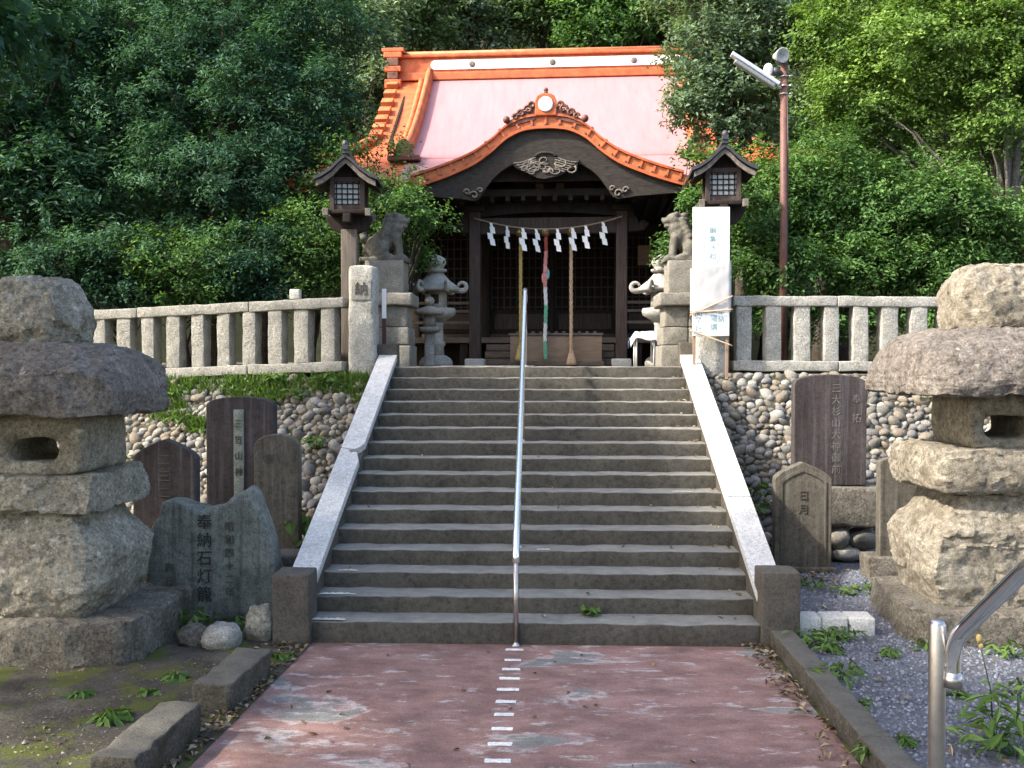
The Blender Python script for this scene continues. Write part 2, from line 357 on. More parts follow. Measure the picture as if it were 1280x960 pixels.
def axis(h, bev, step):
    inner = h - bev; n = max(1, int(round(2 * inner / step)))
    a = [-h, -h + bev * .35, -inner] + [-inner + 2 * inner * k / n for k in range(1, n)] + [inner, h - bev * .35, h]
    return a
def rbox(name, mat, parent, c, half, bev=.02, step=.2, amp=.0, fr=3, seed=0, rotz=0, taper=0, smooth=True, rot=None):
    """box with rounded edges and a hewn, uneven surface"""
    A = [axis(half[i], bev, step) for i in range(3)]; N = [len(a) for a in A]
    idx = {}; V = []; Fc = []
    R = Euler(rot if rot else (0, 0, rotz)).to_matrix()
    def vid(i, j, k):
        key = (i, j, k)
        if key not in idx:
            p = Vector((A[0][i], A[1][j], A[2][k]))
            q = Vector([max(-half[t] + bev, min(half[t] - bev, p[t])) for t in range(3)])
            d = p - q
            if d.length > 1e-9: p = q + d.normalized() * bev
            if taper:
                f = 1 - taper * (p.z / half[2] * .5 + .5); p.x *= f; p.y *= f
            if amp: p = p + disp(p, amp, fr, seed)
            idx[key] = len(V); V.append(Vector(c) + R @ p)
        return idx[key]
    def face(a, b, c_, d): Fc.append((a, b, c_, d))
    for i in range(N[0] - 1):
        for j in range(N[1] - 1):
            face(vid(i, j, 0), vid(i, j + 1, 0), vid(i + 1, j + 1, 0), vid(i + 1, j, 0))
            k = N[2] - 1; face(vid(i, j, k), vid(i + 1, j, k), vid(i + 1, j + 1, k), vid(i, j + 1, k))
    for i in range(N[0] - 1):
        for k in range(N[2] - 1):
            face(vid(i, 0, k), vid(i + 1, 0, k), vid(i + 1, 0, k + 1), vid(i, 0, k + 1))
            j = N[1] - 1; face(vid(i, j, k), vid(i, j, k + 1), vid(i + 1, j, k + 1), vid(i + 1, j, k))
    for j in range(N[1] - 1):
        for k in range(N[2] - 1):
            face(vid(0, j, k), vid(0, j, k + 1), vid(0, j + 1, k + 1), vid(0, j + 1, k))
            i = N[0] - 1; face(vid(i, j, k), vid(i, j + 1, k), vid(i, j + 1, k + 1), vid(i, j, k + 1))
    return raw(name, V, Fc, mat, parent, smooth)

def rings(name, mat, parent, secs, n=44, amp=.03, fr=2.2, seed=1, sub=4, fine=.3, cuts=0, zf=(-.75, .75)):
    """rough natural stone: stacked super-ellipse sections (z, hx, hy, exponent, ox, oy)"""
    S = []
    for a, b in zip(secs[:-1], secs[1:]):
        for k in range(sub):
            t = k / sub; S.append([a[i] + (b[i] - a[i]) * t for i in range(6)])
    S.append(list(secs[-1])); V = []
    for z, hx, hy, e, ox, oy in S:
        for k in range(n):
            t = 2 * math.pi * k / n; c, s_ = math.cos(t), math.sin(t)
            q = (abs(c) ** e + abs(s_) ** e) ** (-1 / e)
            p = Vector((hx * c * q + ox, hy * s_ * q + oy, z))
            V.append(p)
    if cuts:                                               # hewn facets: slice the block with random planes
        rn = random.Random(seed * 13 + 1); cen = sum(V, Vector()) / len(V)
        for _ in range(cuts):
            dn = Vector((rn.gauss(0, 1), rn.gauss(0, 1) - .35, rn.uniform(*zf))).normalized()
            sup = max((v - cen).dot(dn) for v in V); lim = sup * rn.uniform(.87, .97)
            V = [v - dn * ((v - cen).dot(dn) - lim) * .92 if (v - cen).dot(dn) > lim else v for v in V]
    V = [p + disp(p, amp, fr, seed) + disp(p, amp * fine, fr * 4.5, seed + 3) + disp(p, amp * fine * .5, fr * 11, seed + 6) for p in V]
    L = len(S)
    Fc = [(i * n + k, i * n + (k + 1) % n, (i + 1) * n + (k + 1) % n, (i + 1) * n + k) for i in range(L - 1) for k in range(n)]
    for base, flip in ((0, True), ((L - 1) * n, False)):
        cen = sum((V[base + k] for k in range(n)), Vector()) / n
        # inner ring then centre, so the flat ends stay smooth
        ib = len(V)
        for k in range(n): V.append(cen + (V[base + k] - cen) * .55 + disp(V[base + k] * .55, amp * .5, fr * 2, seed + 5) * .6)
        ci = len(V); V.append(cen)
        for k in range(n):
            k2 = (k + 1) % n
            q = (base + k, base + k2, ib + k2, ib + k); t = (ib + k, ib + k2, ci)
            Fc += [q[::-1], t[::-1]] if flip else [q, t]
    o = raw(name, V, Fc, mat, parent, True)
    if cuts:
        bm = bmesh.new(); bm.from_mesh(o.data)
        for e in bm.edges:
            if len(e.link_faces) == 2 and e.calc_face_angle(0) > .42: e.smooth = False
        bm.to_mesh(o.data); bm.free()
    return o

def holed(name, mat, parent, c, hx, hy, z0, z1, ox, oz, hole_rx, hole_rz, seed=3, amp=.02):
    """lantern fire box: hewn block with an oval opening right through"""
    n = 48; cz = (z0 + z1) / 2; hz = (z1 - z0) / 2; V = []; Fc = []
    ys = [-hy, -hy * .5, 0, hy * .5, hy]
    def outer(t):
        a, b = math.cos(t), math.sin(t); e = 9
        q = (abs(a) ** e + abs(b) ** e) ** (-1 / e); return hx * a * q, cz + hz * b * q
    def inner(t):
        a, b = math.cos(t), math.sin(t); e = 3.2
        q = (abs(a) ** e + abs(b) ** e) ** (-1 / e); return ox + hole_rx * a * q, oz + hole_rz * b * q
    loop = []      # (radial, y) path round the ring section
    for r in (0, .3, .65, .9, 1): loop.append((r, -hy if r > .05 and r < .95 else -hy + .02))
    loop += [(1, y) for y in ys[1:-1]]
    for r in (1, .9, .65, .3, 0): loop.append((r, hy if r > .05 and r < .95 else hy - .02))
    loop += [(0, y) for y in ys[1:-1][::-1]]
    L = len(loop)
    for k in range(n):
        t = 2 * math.pi * k / n; I = inner(t); O = outer(t)
        for r, y in loop:
            p = Vector((I[0] + (O[0] - I[0]) * r, y, I[1] + (O[1] - I[1]) * r))
            V.append(Vector(c) + p + disp(p, amp, 4, seed))
    for k in range(n):
        k2 = (k + 1) % n
        for i in range(L):
            j = (i + 1) % L; Fc.append((k * L + i, k * L + j, k2 * L + j, k2 * L + i))
    o = raw(name, V, Fc, mat, parent, True)
    bm = bmesh.new(); bm.from_mesh(o.data); bmesh.ops.recalc_face_normals(bm, faces=bm.faces); bm.to_mesh(o.data); bm.free()
    return o

def text_col(name, chars, mat, parent, x, y, ztop, size, pitch, depth=.004, sx=1.0, rotx=0, split=False):
    """characters written downwards, facing -y, as one mesh"""
    V = []; Fc = []
    for k, ch in enumerate(chars):
        if ch == ' ': continue
        cu = bpy.data.curves.new('t', 'FONT'); cu.body = ch; cu.size = size; cu.align_x = 'CENTER'; cu.extrude = depth; cu.resolution_u = 3
        o = bpy.data.objects.new('t', cu); COL.objects.link(o)
        dg = bpy.context.evaluated_depsgraph_get(); me = bpy.data.meshes.new_from_object(o.evaluated_get(dg))
        b = len(V); z = ztop - pitch * (k + 1) + pitch * .12
        V += [(x + v.co.x * sx, y - v.co.z + rotx * (z + v.co.y - ztop), z + v.co.y) for v in me.vertices]
        Fc += [tuple(b + i for i in p.vertices) for p in me.polygons]
        bpy.data.objects.remove(o); bpy.data.curves.remove(cu); bpy.data.meshes.remove(me)
        if split: raw(name, V, Fc, mat, parent); V = []; Fc = []
    if split: return None
    return raw(name, V, Fc, mat, parent)

def np_mesh(name, V, Fc, mat, parent=None, tint=None, smooth=False):
    """numpy triangles -> one mesh object with a 'tint' per face"""
    me = bpy.data.meshes.new(name); n = len(Fc); k = Fc.shape[1]
    me.vertices.add(len(V)); me.vertices.foreach_set('co', V.astype(np.float32).ravel())
    me.loops.add(n * k); me.loops.foreach_set('vertex_index', Fc.astype(np.int32).ravel())
    me.polygons.add(n); me.polygons.foreach_set('loop_start', np.arange(0, n * k, k, dtype=np.int32))
    me.update(calc_edges=True)
    if tint is not None:
        a = me.attributes.new('tint', 'FLOAT', 'FACE'); a.data.foreach_set('value', tint.astype(np.float32))
    if smooth: me.polygons.foreach_set('use_smooth', np.ones(n, dtype=bool))
    me.materials.append(mat)
    return link(bpy.data.objects.new(name, me), parent)
def unit(a): return a / np.maximum(np.linalg.norm(a, axis=1, keepdims=True), 1e-9)
def leaf_arrays(rng, C, Nn, L, W, fold=.18, axis_bias=None):
    n = len(C); r = rng.normal(size=(n, 3))
    if axis_bias is not None: r = r * .7 + axis_bias
    A = unit(r - Nn * np.sum(r * Nn, 1, keepdims=True)); B = np.cross(Nn, A)
    L = L[:, None]; W = W[:, None]
    base = C - A * L * .5; tip = C + A * L * .5 - Nn * L * .12; le = C + B * W * .5 + Nn * W * fold; ri = C - B * W * .5 + Nn * W * fold
    V = np.stack([base, ri, tip, le], 1).reshape(-1, 3)
    i = np.arange(n)[:, None] * 4
    Fc = np.concatenate([i + np.array([[0, 1, 2]]), i + np.array([[0, 2, 3]])], 1).reshape(-1, 3)
    return V, Fc
def crown(rng, blobs, clump_r, per, leaf, dens=1.0, flat=.55, up=.55, droop=.35, inner=.45):
    """leaf cloud: blobs = ellipsoids filled with leaf sprays; returns arrays and spray centres"""
    Cs = []; Ns = []; Ts = []; As = []; cc = []
    for (cx, cy, cz, rx, ry, rz) in blobs:
        area = (rx * ry + ry * rz + rx * rz) / 3 * 4 * math.pi
        n = max(6, int(area / (clump_r * clump_r * 1.5) * dens * 1.35))
        d = unit(rng.normal(size=(n, 3))); u = rng.uniform(inner ** 3, 1, n) ** (1 / 3)
        wob = 1 + .22 * np.sin(d[:, 0] * 4.1 + cx * 3) * np.cos(d[:, 2] * 5.3 + cy * 2) + rng.normal(size=n) * .07
        c = np.array([cx, cy, cz]) + d * np.array([rx, ry, rz]) * (u * wob)[:, None]
        cc.append(c)
        for k in range(n):
            m = int(per * rng.uniform(.6, 1.35)); s = clump_r * rng.uniform(.65, 1.35); nt = rng.integers(4, 8)
            td = unit(rng.normal(size=(nt, 3)) * np.array([.8, .8, .8 * flat]) + d[k] * np.array([.9, .9, .45]) + np.array([0, 0, .18]))
            ti = rng.integers(0, nt, m); f = rng.random(m) ** .75
            off = td[ti] * (f * s * 1.35)[:, None] + rng.normal(size=(m, 3)) * (.11 * s + .02) - d[k] * s * .45
            off[:, 2] -= droop * .55 * s * f ** 2
            Cs.append(c[k] + off); As.append(td[ti] + rng.normal(size=(m, 3)) * .55)
            nn = rng.normal(size=(m, 3)) * .42 + np.array([0, 0, up + .25]) + d[k] * .4
            Ns.append(nn); Ts.append(np.clip(rng.normal(size=m) * .15 + rng.normal() * .2 + .40 + .10 * d[k, 2], 0, 1))
    C = np.concatenate(Cs); Nn = unit(np.concatenate(Ns)); T = np.concatenate(Ts)
    L = leaf[0] * rng.uniform(.65, 1.3, len(C)); W = leaf[1] * rng.uniform(.7, 1.25, len(C))
    V, Fc = leaf_arrays(rng, C, Nn, L, W, .18, np.concatenate(As) * 1.2)
    return V, Fc, np.repeat(T, 2), np.concatenate(cc)
def tree(name, label, base, trunk_h, trunk_r, blobs, mat, seed, clump_r=.42, per=60, leaf=(.10, .045), dens=1.0, group=None,
         bark='bark', limbs=14, cat='tree', lean=(0, 0), **kw):
    rng = np.random.default_rng(seed); base = Vector(base)
    t = thing(name, label, cat, base, 0, group)
    rel = [(b[0] - base.x, b[1] - base.y, b[2] - base.z, b[3], b[4], b[5]) for b in blobs]
    V, Fc, T, cc = crown(rng, rel, clump_r, per, leaf, dens, **kw)
    np_mesh('crown', V, Fc, M[mat], t, T)
    mb = MB(); top = Vector((lean[0], lean[1], trunk_h)); N = 8; sp = []
    for k in range(N + 1):
        f = k / N; sp.append(Vector((top.x * f * f + .06 * math.sin(3 * f + seed), top.y * f * f + .06 * math.cos(2.3 * f + seed), top.z * f - .15 * (1 - f))))
    mb.tube(sp, [trunk_r * (1.25 - .75 * k / N) if k else trunk_r * 1.6 for k in range(N + 1)], 10)
    for k in range(limbs):
        e = Vector(cc[rng.integers(len(cc))]); f = rng.uniform(.35, 1); i = min(N, int(f * N)); s = sp[i].copy()
        if e.z < s.z - .3 and i > 2: s = sp[max(1, i - 3)].copy()
        md = s.lerp(e, .5) + Vector((0, 0, .14 * (e - s).length * rng.uniform(-.3, 1.0)))
        r0 = trunk_r * rng.uniform(.25, .5)
        pts = [s, s.lerp(md, .5) + Vector(rng.normal(size=3) * .05), md, md.lerp(e, .5) + Vector(rng.normal(size=3) * .06), e]
        mb.tube(pts, [r0, r0 * .8, r0 * .6, r0 * .4, r0 * .15], 6)
        for j in range(2):
            q = Vector(cc[rng.integers(len(cc))])
            if (q - md).length < 1.6: mb.tube([md, md.lerp(q, .5) + Vector((0, 0, .05)), q], [r0 * .4, r0 * .28, r0 * .1], 5)
    mb.build('trunk', M[bark], t, True, fix=False)
    return t

# ------------------------------------------------------------------ the setting
RISE, TREAD, Z1 = .16, .36, .21
TOPZ = Z1 + 15 * RISE                                   # 2.61, the terrace level
g = MB(); g.add([(-150, -150, 0), (150, -150, 0), (150, 150, 0), (-150, 150, 0)], [(0, 1, 2, 3)])
struct(g.build('ground', M['soil']))

def wall_top(x):                                        # (y, z) of the upper edge of the bank
    if x < 0:
        f = max(0, min(1, (-x - 2.45) / 4.5)); return 5.36 + .75 * f, 2.47 - .13 * f
    f = max(0, min(1, (x - 2.45) / 5)); return 5.40 + .12 * f, 2.50 - .02 * f
def wall_foot(x):
    if x < 0:
        f = max(0, min(1, (-x - 2.45) / 4.5)); return 3.60 + .55 * f
    return 3.95
mb = MB()
xs = [-60, -30, -14, -9, -7, -5.5, -4, -2.46, -2.44, 2.44, 2.46, 4, 5.5, 7, 9, 14, 30, 60]
V = []; Fc = []
for x in xs:
    if abs(x) < 2.45: a, b, zt = 5.5, 5.45, 2.50
    else: (b, zt), a = wall_top(x), wall_foot(x)
    for p in ((x, a, -.1), (x, b, zt), (x, b + .45, TOPZ - .02), (x, 16, TOPZ), (x, 26, TOPZ + .1), (x, 60, TOPZ + .3)): V.append(p)
for i in range(len(xs) - 1):
    for k in range(5): Fc.append((i * 6 + k, (i + 1) * 6 + k, (i + 1) * 6 + k + 1, i * 6 + k + 1))
mb.add(V, Fc); struct(mb.build('upper_terrace', M['terrace']))
# wooded hillside that closes the view
V = []; Fc = []; NX, NY = 48, 26
for j in range(NY):
    for i in range(NX):
        x = -80 + 160 * i / (NX - 1); y = 19 + 55 * j / (NY - 1)
        side = max(0, abs(x) - 9) * .55
        h = max(-.4, (y - 26) * .95 + side * min(1, max(0, (y - 15) / 8)))
        h = min(h, 34) + 1.2 * noise.noise(Vector((x * .15, y * .15, 0)))
        V.append((x, y, TOPZ - .3 + h))
Fc = [(j * NX + i, j * NX + i + 1, (j + 1) * NX + i + 1, (j + 1) * NX + i) for j in range(NY - 1) for i in range(NX - 1)]
struct(raw('hillside', V, Fc, M['forest_floor'], None, True))

# red approach path with its painted dashes
pm = MB(); N = 12; V = []; Fc = []
for k in range(N + 1):
    y = -6.2 + 6.25 * k / N; V += [(-2.42 + .045 * (y + 6.2) + .03 * math.sin(k * 2.1), y, .004), (2.24 - .012 * (y + 6.2) , y, .004)]
Fc = [(2 * k, 2 * k + 1, 2 * k + 3, 2 * k + 2) for k in range(N)]
path = struct(raw('red_path', V, Fc, M['path']))
# uneven mossy soil beside the path
V = []; Fc = []; NX, NY = 70, 80
for j in range(NY + 1):
    for i in range(NX + 1):
        y = -6.4 + 10.2 * j / NY; x1 = -2.36 + .045 * (y + 6.2) if y < .1 else -2.2; x = -9.5 + (x1 + 9.5) * (i / NX) ** .6
        e = min(1, (NX - i) / 6); q = Vector((x, y, 0))
        V.append((x, y, .012 + e * (.035 * noise.fractal(q * 1.3, .9, 2, 5) + .025)))
Fc = [(j * (NX + 1) + i, j * (NX + 1) + i + 1, (j + 1) * (NX + 1) + i + 1, (j + 1) * (NX + 1) + i) for j in range(NY) for i in range(NX)]
struct(raw('soil_bed', V, Fc, M['soil'], None, True))
dashes = [(643, 812), (641, 825), (639, 836.5), (637, 848), (635, 862), (632.5, 877), (630, 893), (627.5, 911), (625, 930), (622, 951), (619, 974), (615, 1000)]
for k, (u, v) in enumerate(dashes):
    p = P(u, v, z=.008); w = .083 + .008 * math.sin(k * 5)
    q = MB(); rg = random.Random(k); out = []
    for ex, ey, nn_ in ((-1, -1, 7), (1, -1, 3), (1, 1, 7), (-1, 1, 3)):
        ex2, ey2 = {(-1, -1): (1, -1), (1, -1): (1, 1), (1, 1): (-1, 1), (-1, 1): (-1, -1)}[(ex, ey)]
        for j in range(nn_):
            f_ = j / nn_; out.append((p.x + w * (ex + (ex2 - ex) * f_) * rg.uniform(.93, 1.02), p.y + .035 * (ey + (ey2 - ey) * f_) * rg.uniform(.82, 1.05) + .003 * f_, .0085))
    q.add(out, [tuple(range(len(out)))])
    q.build('painted_dash', M['worn_paint'], path)

# ------------------------------------------------------------------ the flight where the viewer stands (below the frame)
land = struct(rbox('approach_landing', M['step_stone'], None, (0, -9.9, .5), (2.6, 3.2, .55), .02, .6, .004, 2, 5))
for k in range(5):
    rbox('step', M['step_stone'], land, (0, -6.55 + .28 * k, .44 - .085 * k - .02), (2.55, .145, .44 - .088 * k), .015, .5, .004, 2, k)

# gravel bed beside the right-hand kerb
gb = MB(); gb.add([(2.42, -6.3, .09), (14, -6.3, .09), (14, 4.6, .09), (2.42, 4.6, .09), (2.42, -6.3, -.1), (14, -6.3, -.1), (14, 4.6, -.1), (2.42, 4.6, -.1)],
                  [(0, 1, 2, 3), (4, 5, 1, 0), (7, 4, 0, 3), (6, 7, 3, 2)])
gravel_bed = struct(gb.build('gravel_bed', M['gravel_base']))

# ------------------------------------------------------------------ main stone staircase
st = thing('stone_staircase', 'broad stone staircase of sixteen steps climbing to the shrine terrace', 'staircase', (0, 0, 0))
for i in range(16):
    zt = Z1 + RISE * i; y0 = TREAD * i; hz = .13 if i else .12
    dep = TREAD + .08 if i < 15 else .55
    wob = .006 * math.sin(i * 2.3)
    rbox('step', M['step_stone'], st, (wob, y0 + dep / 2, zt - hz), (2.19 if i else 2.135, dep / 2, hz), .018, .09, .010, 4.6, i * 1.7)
for k, (i, xc, w_, d_) in enumerate([(0, -1.95, .17, .10), (1, -1.93, .18, .11), (2, -1.9, .10, .07), (10, 1.0, .75, .05), (10, -.55, .3, .035), (8, -.6, .32, .05), (15, -.75, .7, .07), (3, .1, .07, .06), (6, 1.7, .12, .05)]):
    rg = random.Random(k + 40); zt = Z1 + RISE * i + .0125; y0 = TREAD * i + .012; n_ = 12
    V = [(xc - w_ + 2 * w_ * j / n_, y0 + .004 * rg.random(), zt - .003) for j in range(n_ + 1)] + [(xc + w_ - 2 * w_ * j / n_, y0 + d_ * rg.uniform(.35, 1) * math.sin(math.pi * (j + .6) / (n_ + 1.2)) ** .5, zt) for j in range(n_ + 1)]
    raw('chipped_edge', V, [tuple(range(len(V)))], M['pale_stone'], st)
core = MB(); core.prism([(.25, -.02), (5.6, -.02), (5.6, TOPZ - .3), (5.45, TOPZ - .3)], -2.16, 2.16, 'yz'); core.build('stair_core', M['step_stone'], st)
SY0, SZ0, SY1, SZ1 = .12, .475, 5.62, 2.80                 # top line of the sloping side walls
def stringer(sgn, slabs):
    xi, xo = sgn * 2.14, sgn * 2.40
    w = MB(); w.prism([(SY0, -.02), (SY1, -.02), (SY1, SZ1 - .09), (SY0, SZ0 - .09)], min(xi, xo), max(xi, xo), 'yz')
    w.build('side_wall', M['newel'], st)
    L = math.hypot(SY1 - SY0, SZ1 - SZ0); d = Vector((0, (SY1 - SY0) / L, (SZ1 - SZ0) / L)); nn = Vector((0, -d.z, d.y))
    for poly in slabs:
        m = MB(); n = len(poly); V = []
        for h in (0, -.09):
            for s, t in poly: V.append(Vector((xi + sgn * (t * .275 - .012), SY0, SZ0)) + d * (s * L) + nn * h)
        m.add(V, [tuple(range(n)), tuple(range(2 * n - 1, n - 1, -1))] + [(k, k + n, (k + 1) % n + n, (k + 1) % n) for k in range(n)])
        m.build('coping_slab', M['coping'], st, bevel=.008)
stringer(-1, [[(0, 0), (.44, 0), (.452, .08), (.475, .22), (.472, .5), (.485, .62), (.492, 1), (0, 1)],
              [(.515, 0), (1, 0), (1, 1), (.497, 1), (.49, .62), (.487, .5), (.49, .26), (.50, .12)]])
stringer(1, [[(0, 0), (.30, 0), (.30, 1), (0, 1)], [(.303, 0), (.62, 0), (.62, 1), (.303, 1)], [(.623, 0), (1, 0), (1, 1), (.623, 1)]])
rbox('newel_block', M['newel'], st, (-2.275, .08, .325), (.175, .18, .345), .015, .1, .006, 5, 2)
rbox('newel_block', M['newel'], st, (2.31, .12, .37), (.178, .18, .345), .015, .1, .006, 5, 8)
rbox('newel_block', M['newel'], st, (-2.28, 5.72, 2.68), (.155, .13, .27), .015, .1, .006, 5, 4)
rbox('newel_block', M['newel'], st, (2.28, 5.72, 2.68), (.155, .13, .29), .015, .1, .006, 5, 9)

# centre handrail
hr = thing('stair_handrail', 'shiny steel handrail running up the middle of the stone stairs', 'handrail', (-.155, -.03, 0))
def railx(y): return -.006 * y
rz = lambda y: .90 + (y + .03) * .505
m = MB(); pts = [(0, 0, .78), (0, .015, .85), (0, .06, .925)]
pts += [(railx(y), y, rz(y)) for y in (.3, 1.5, 3, 4.5, 5.55)] + [(railx(5.7), 5.66, rz(5.66) - .01), (railx(5.7), 5.72, rz(5.66) - .07), (railx(5.7), 5.74, rz(5.6) - .16)]
m.tube(pts, .034, 14); m.build('rail', M['steel'], hr, True)
for y, zb in ((0, 0.005), (1.30, Z1 + RISE * 3), (3.45, Z1 + RISE * 9), (5.74, TOPZ)):
    m = MB(); zt = rz(y) - .02 if 0 < y < 5.6 else (.84 if y == 0 else rz(5.6) - .12)
    m.tube([(railx(y), y, zb), (railx(y), y, zt)], .024, 12)
    ps = m.build('post', M['dull_steel'], hr, True)
    f = MB(); f.lathe([(.05, 0), (.05, .006), (.03, .018), (.026, .03)], 14, (railx(y), y, zb)); f.build('foot_plate', M['dull_steel'], ps, True)

# handrail of the viewer's flight
pp = P(1172, 775, Y=-6.85)
fr_ = thing('bent_handrail', 'chromed handrail bent down onto a grey post beside the gravel', 'handrail', (pp.x, -6.85, 1.05))
m = MB(); zt = pp.z - 1.05
m.tube([(0, 0, 0), (0, 0, zt - .012), (0, 0, zt)], [.020, .020, .016], 18); m.build('post', M['dull_steel'], fr_, True)
m = MB(); m.lathe([(.05, 0), (.05, .008), (.027, .012)], 16); m.build('foot_plate', M['dull_steel'], fr_, True)
a = P(1191, 848, Y=-6.86); b = P(1191, 800, Y=-6.86); c = P(1280, 713, Y=-7.15); e = P(1372, 640, Y=-7.4)
o0 = Vector((pp.x, -6.85, 1.05)); q = [p - o0 for p in (a, b, c, e)]
far = q[3] + Vector((.55, -.6, .35)); v0 = q[1] + (q[0] - q[1]).normalized() * .055; v1 = q[1] + (q[2] - q[1]).normalized() * .055
bend = [q[0], q[0].lerp(v0, .5)] + [v0 * (1 - t) ** 2 + q[1] * 2 * t * (1 - t) + v1 * t * t for t in np.linspace(0, 1, 12)] + [v1.lerp(q[2], .5), q[2], q[3], far]
m = MB(); m.tube(bend, .0185, 20); m.build('rail', M['chrome'], fr_, True)
m = MB(); m.tube([q[0] + Vector((0, 0, -.02)), q[0] + Vector((0, 0, .015))], .0225, 14); m.tube([q[0] + Vector((0, 0, .03)), Vector((0, 0, q[0].z + .03))], .012, 8); m.build('bracket', M['dull_steel'], fr_, True)
e2 = q[3] + Vector((.55, -.6, .35)); m = MB(); m.tube([(e2.x, e2.y, 0), tuple(e2)], .024, 12); m.build('post', M['dull_steel'], fr_, True)

# kerbs
kb = thing('stone_kerb', 'long low stone kerb between the red path and the gravel', 'kerb', (2.33, -3, 0))
ky = .05; k = 0
while ky > -6.2:
    ln = [1.25, 1.45, 1.2, 1.5, 1.3][k % 5]
    f = (-ky) / 6.2
    rbox('kerb_stone', M['kerb'], kb, (2.325 + .0 * f - 2.33, ky - ln / 2 + 3, .08), (.105, ln / 2 - .006, .095), .016, .06, .012, 5, k + 3, rotz=-.0); ky -= ln; k += 1
for (u0, v0, L, lab, sd) in ((283, 872, .92, 'short dark kerb block lying beside the red path near the stair foot', 2), (170, 965, 1.0, 'mossy kerb block at the edge of the soil, further down the red path', 6)):
    p = P(u0 - 5, v0 + 12, z=.0)
    rbox('kerb_block', M['kerb'], None, (p.x, p.y + .28, .115), (.15, L / 2, .125), .020, .05, .022, 5, sd, rotz=math.radians(-3))
    tag(bpy.context.scene.objects[-1] if False else COL.objects[-1], lab, 'kerb')

# ------------------------------------------------------------------ cobbled banks
cob_meshes = []
for k in range(10):
    bm = bmesh.new(); bmesh.ops.create_icosphere(bm, subdivisions=2, radius=1)
    for v in bm.verts:
        v.co = v.co + disp(v.co, .24, .9, k * 2.3); v.co.z *= .78
    me = bpy.data.meshes.new('cobble'); bm.to_mesh(me); bm.free(); me.polygons.foreach_set('use_smooth', [True] * len(me.polygons)); cob_meshes.append(me)
cob_variants = []
for k, me in enumerate(cob_meshes):
    for j in range(3):
        m2 = me.copy(); m2.materials.append(M['cobble'][(k + 2 * j) % 6]); cob_variants.append(m2)
def bank(name, label, x0, x1, hidden, seed, loose):
    rnd = random.Random(seed); t = thing(name, label, 'wall', ((x0 + x1) / 2, wall_foot((x0 + x1) / 2), 0)); org = t.location
    items = []; dv = .092
    L = 3.0; rows = int(L / dv)
    for r in range(-1, rows + 1):
        x = x0 + rnd.uniform(0, .1)
        while x < x1:
            s = rnd.uniform(.038, .084) if rnd.random() < .9 else rnd.uniform(.084, .115)
            x += s * .9
            v = (r + .5 + rnd.uniform(-.28, .28)) / rows
            (yt, zt), yf = wall_top(x), wall_foot(x)
            y = yf + (yt - yf) * v; z = -.03 + (zt + .03) * v
            if 0 < v < 1.0: items.append((x, y - .015 + rnd.uniform(-.035, .025), z, s))
            x += s * .9
    vis = []; rest = []
    for it in items:
        u, w = PIX(it[:3]); hid = any(a < u < c and b < w < d for a, b, c, d in hidden)
        (rest if hid or u < 0 or u > 1280 else vis).append(it)
    vis.sort(key=lambda i: -i[3] / (i[1] + 9.25)); rest += vis[300:]; vis = vis[:300]
    tilt = math.radians(32)
    def mat_of(it):
        e = Euler((tilt + rnd.uniform(-.35, .35), rnd.uniform(-.9, .9), rnd.uniform(-.6, .6)))
        return Matrix.Translation(Vector(it[:3]) - org) @ e.to_matrix().to_4x4() @ Matrix.Diagonal((it[3] * rnd.uniform(1, 1.3), it[3] * rnd.uniform(.75, .95), it[3] * rnd.uniform(.78, 1.1), 1))
    for it in vis:
        o = bpy.data.objects.new('cobble', rnd.choice(cob_variants)); COL.objects.link(o); o.parent = t; o.matrix_local = mat_of(it)
    V = []; Fc = []; MI = []
    for it in rest:
        ci = rnd.randrange(len(cob_meshes)); me = cob_meshes[ci]; mm = mat_of(it); b = len(V); mi = rnd.randrange(6)
        V += [mm @ v.co for v in me.vertices]; Fc += [tuple(b + i for i in p.vertices) for p in me.polygons]; MI += [mi] * len(me.polygons)
    o = raw('packed_cobbles', V, Fc, M['cobble'], t, True); o.data.polygons.foreach_set('material_index', MI); stuff(o)
    V = []; Fc = []; n = 14                                  # earth between the stones
    for i in range(n + 1):
        x = x0 - .05 + (x1 - x0 + .1) * i / n; (yt, zt), yf = wall_top(x), wall_foot(x)
        for k in range(7):
            v = k / 6; V.append(Vector((x, yf + (yt - yf) * v - .03 + .03 * noise.noise(Vector((x * 2, v * 5, seed))), -.05 + (zt + .05) * v)) - org)
    Fc = [(i * 7 + k, (i + 1) * 7 + k, (i + 1) * 7 + k + 1, i * 7 + k + 1) for i in range(n) for k in range(6)]
    raw('earth_bed', V, Fc, M['mortar'], t, True)
    return t
bank('cobbled_bank', 'sunlit retaining bank of round pale cobbles behind the tall dark stele on its pedestal', 2.42, 7.6,
     [(970, 470, 1085, 712), (1100, 330, 1222, 720), (1222, 545, 1280, 720), (1262, 400, 1280, 545)], 4, False)
bank('cobbled_bank', 'weedy retaining bank of round cobbles behind the rough inscribed stone', -7.4, -2.42,
     [(255, 495, 372, 720), (165, 550, 243, 720), (0, 330, 28, 720), (28, 330, 130, 545), (0, 575, 130, 720)], 9, True)

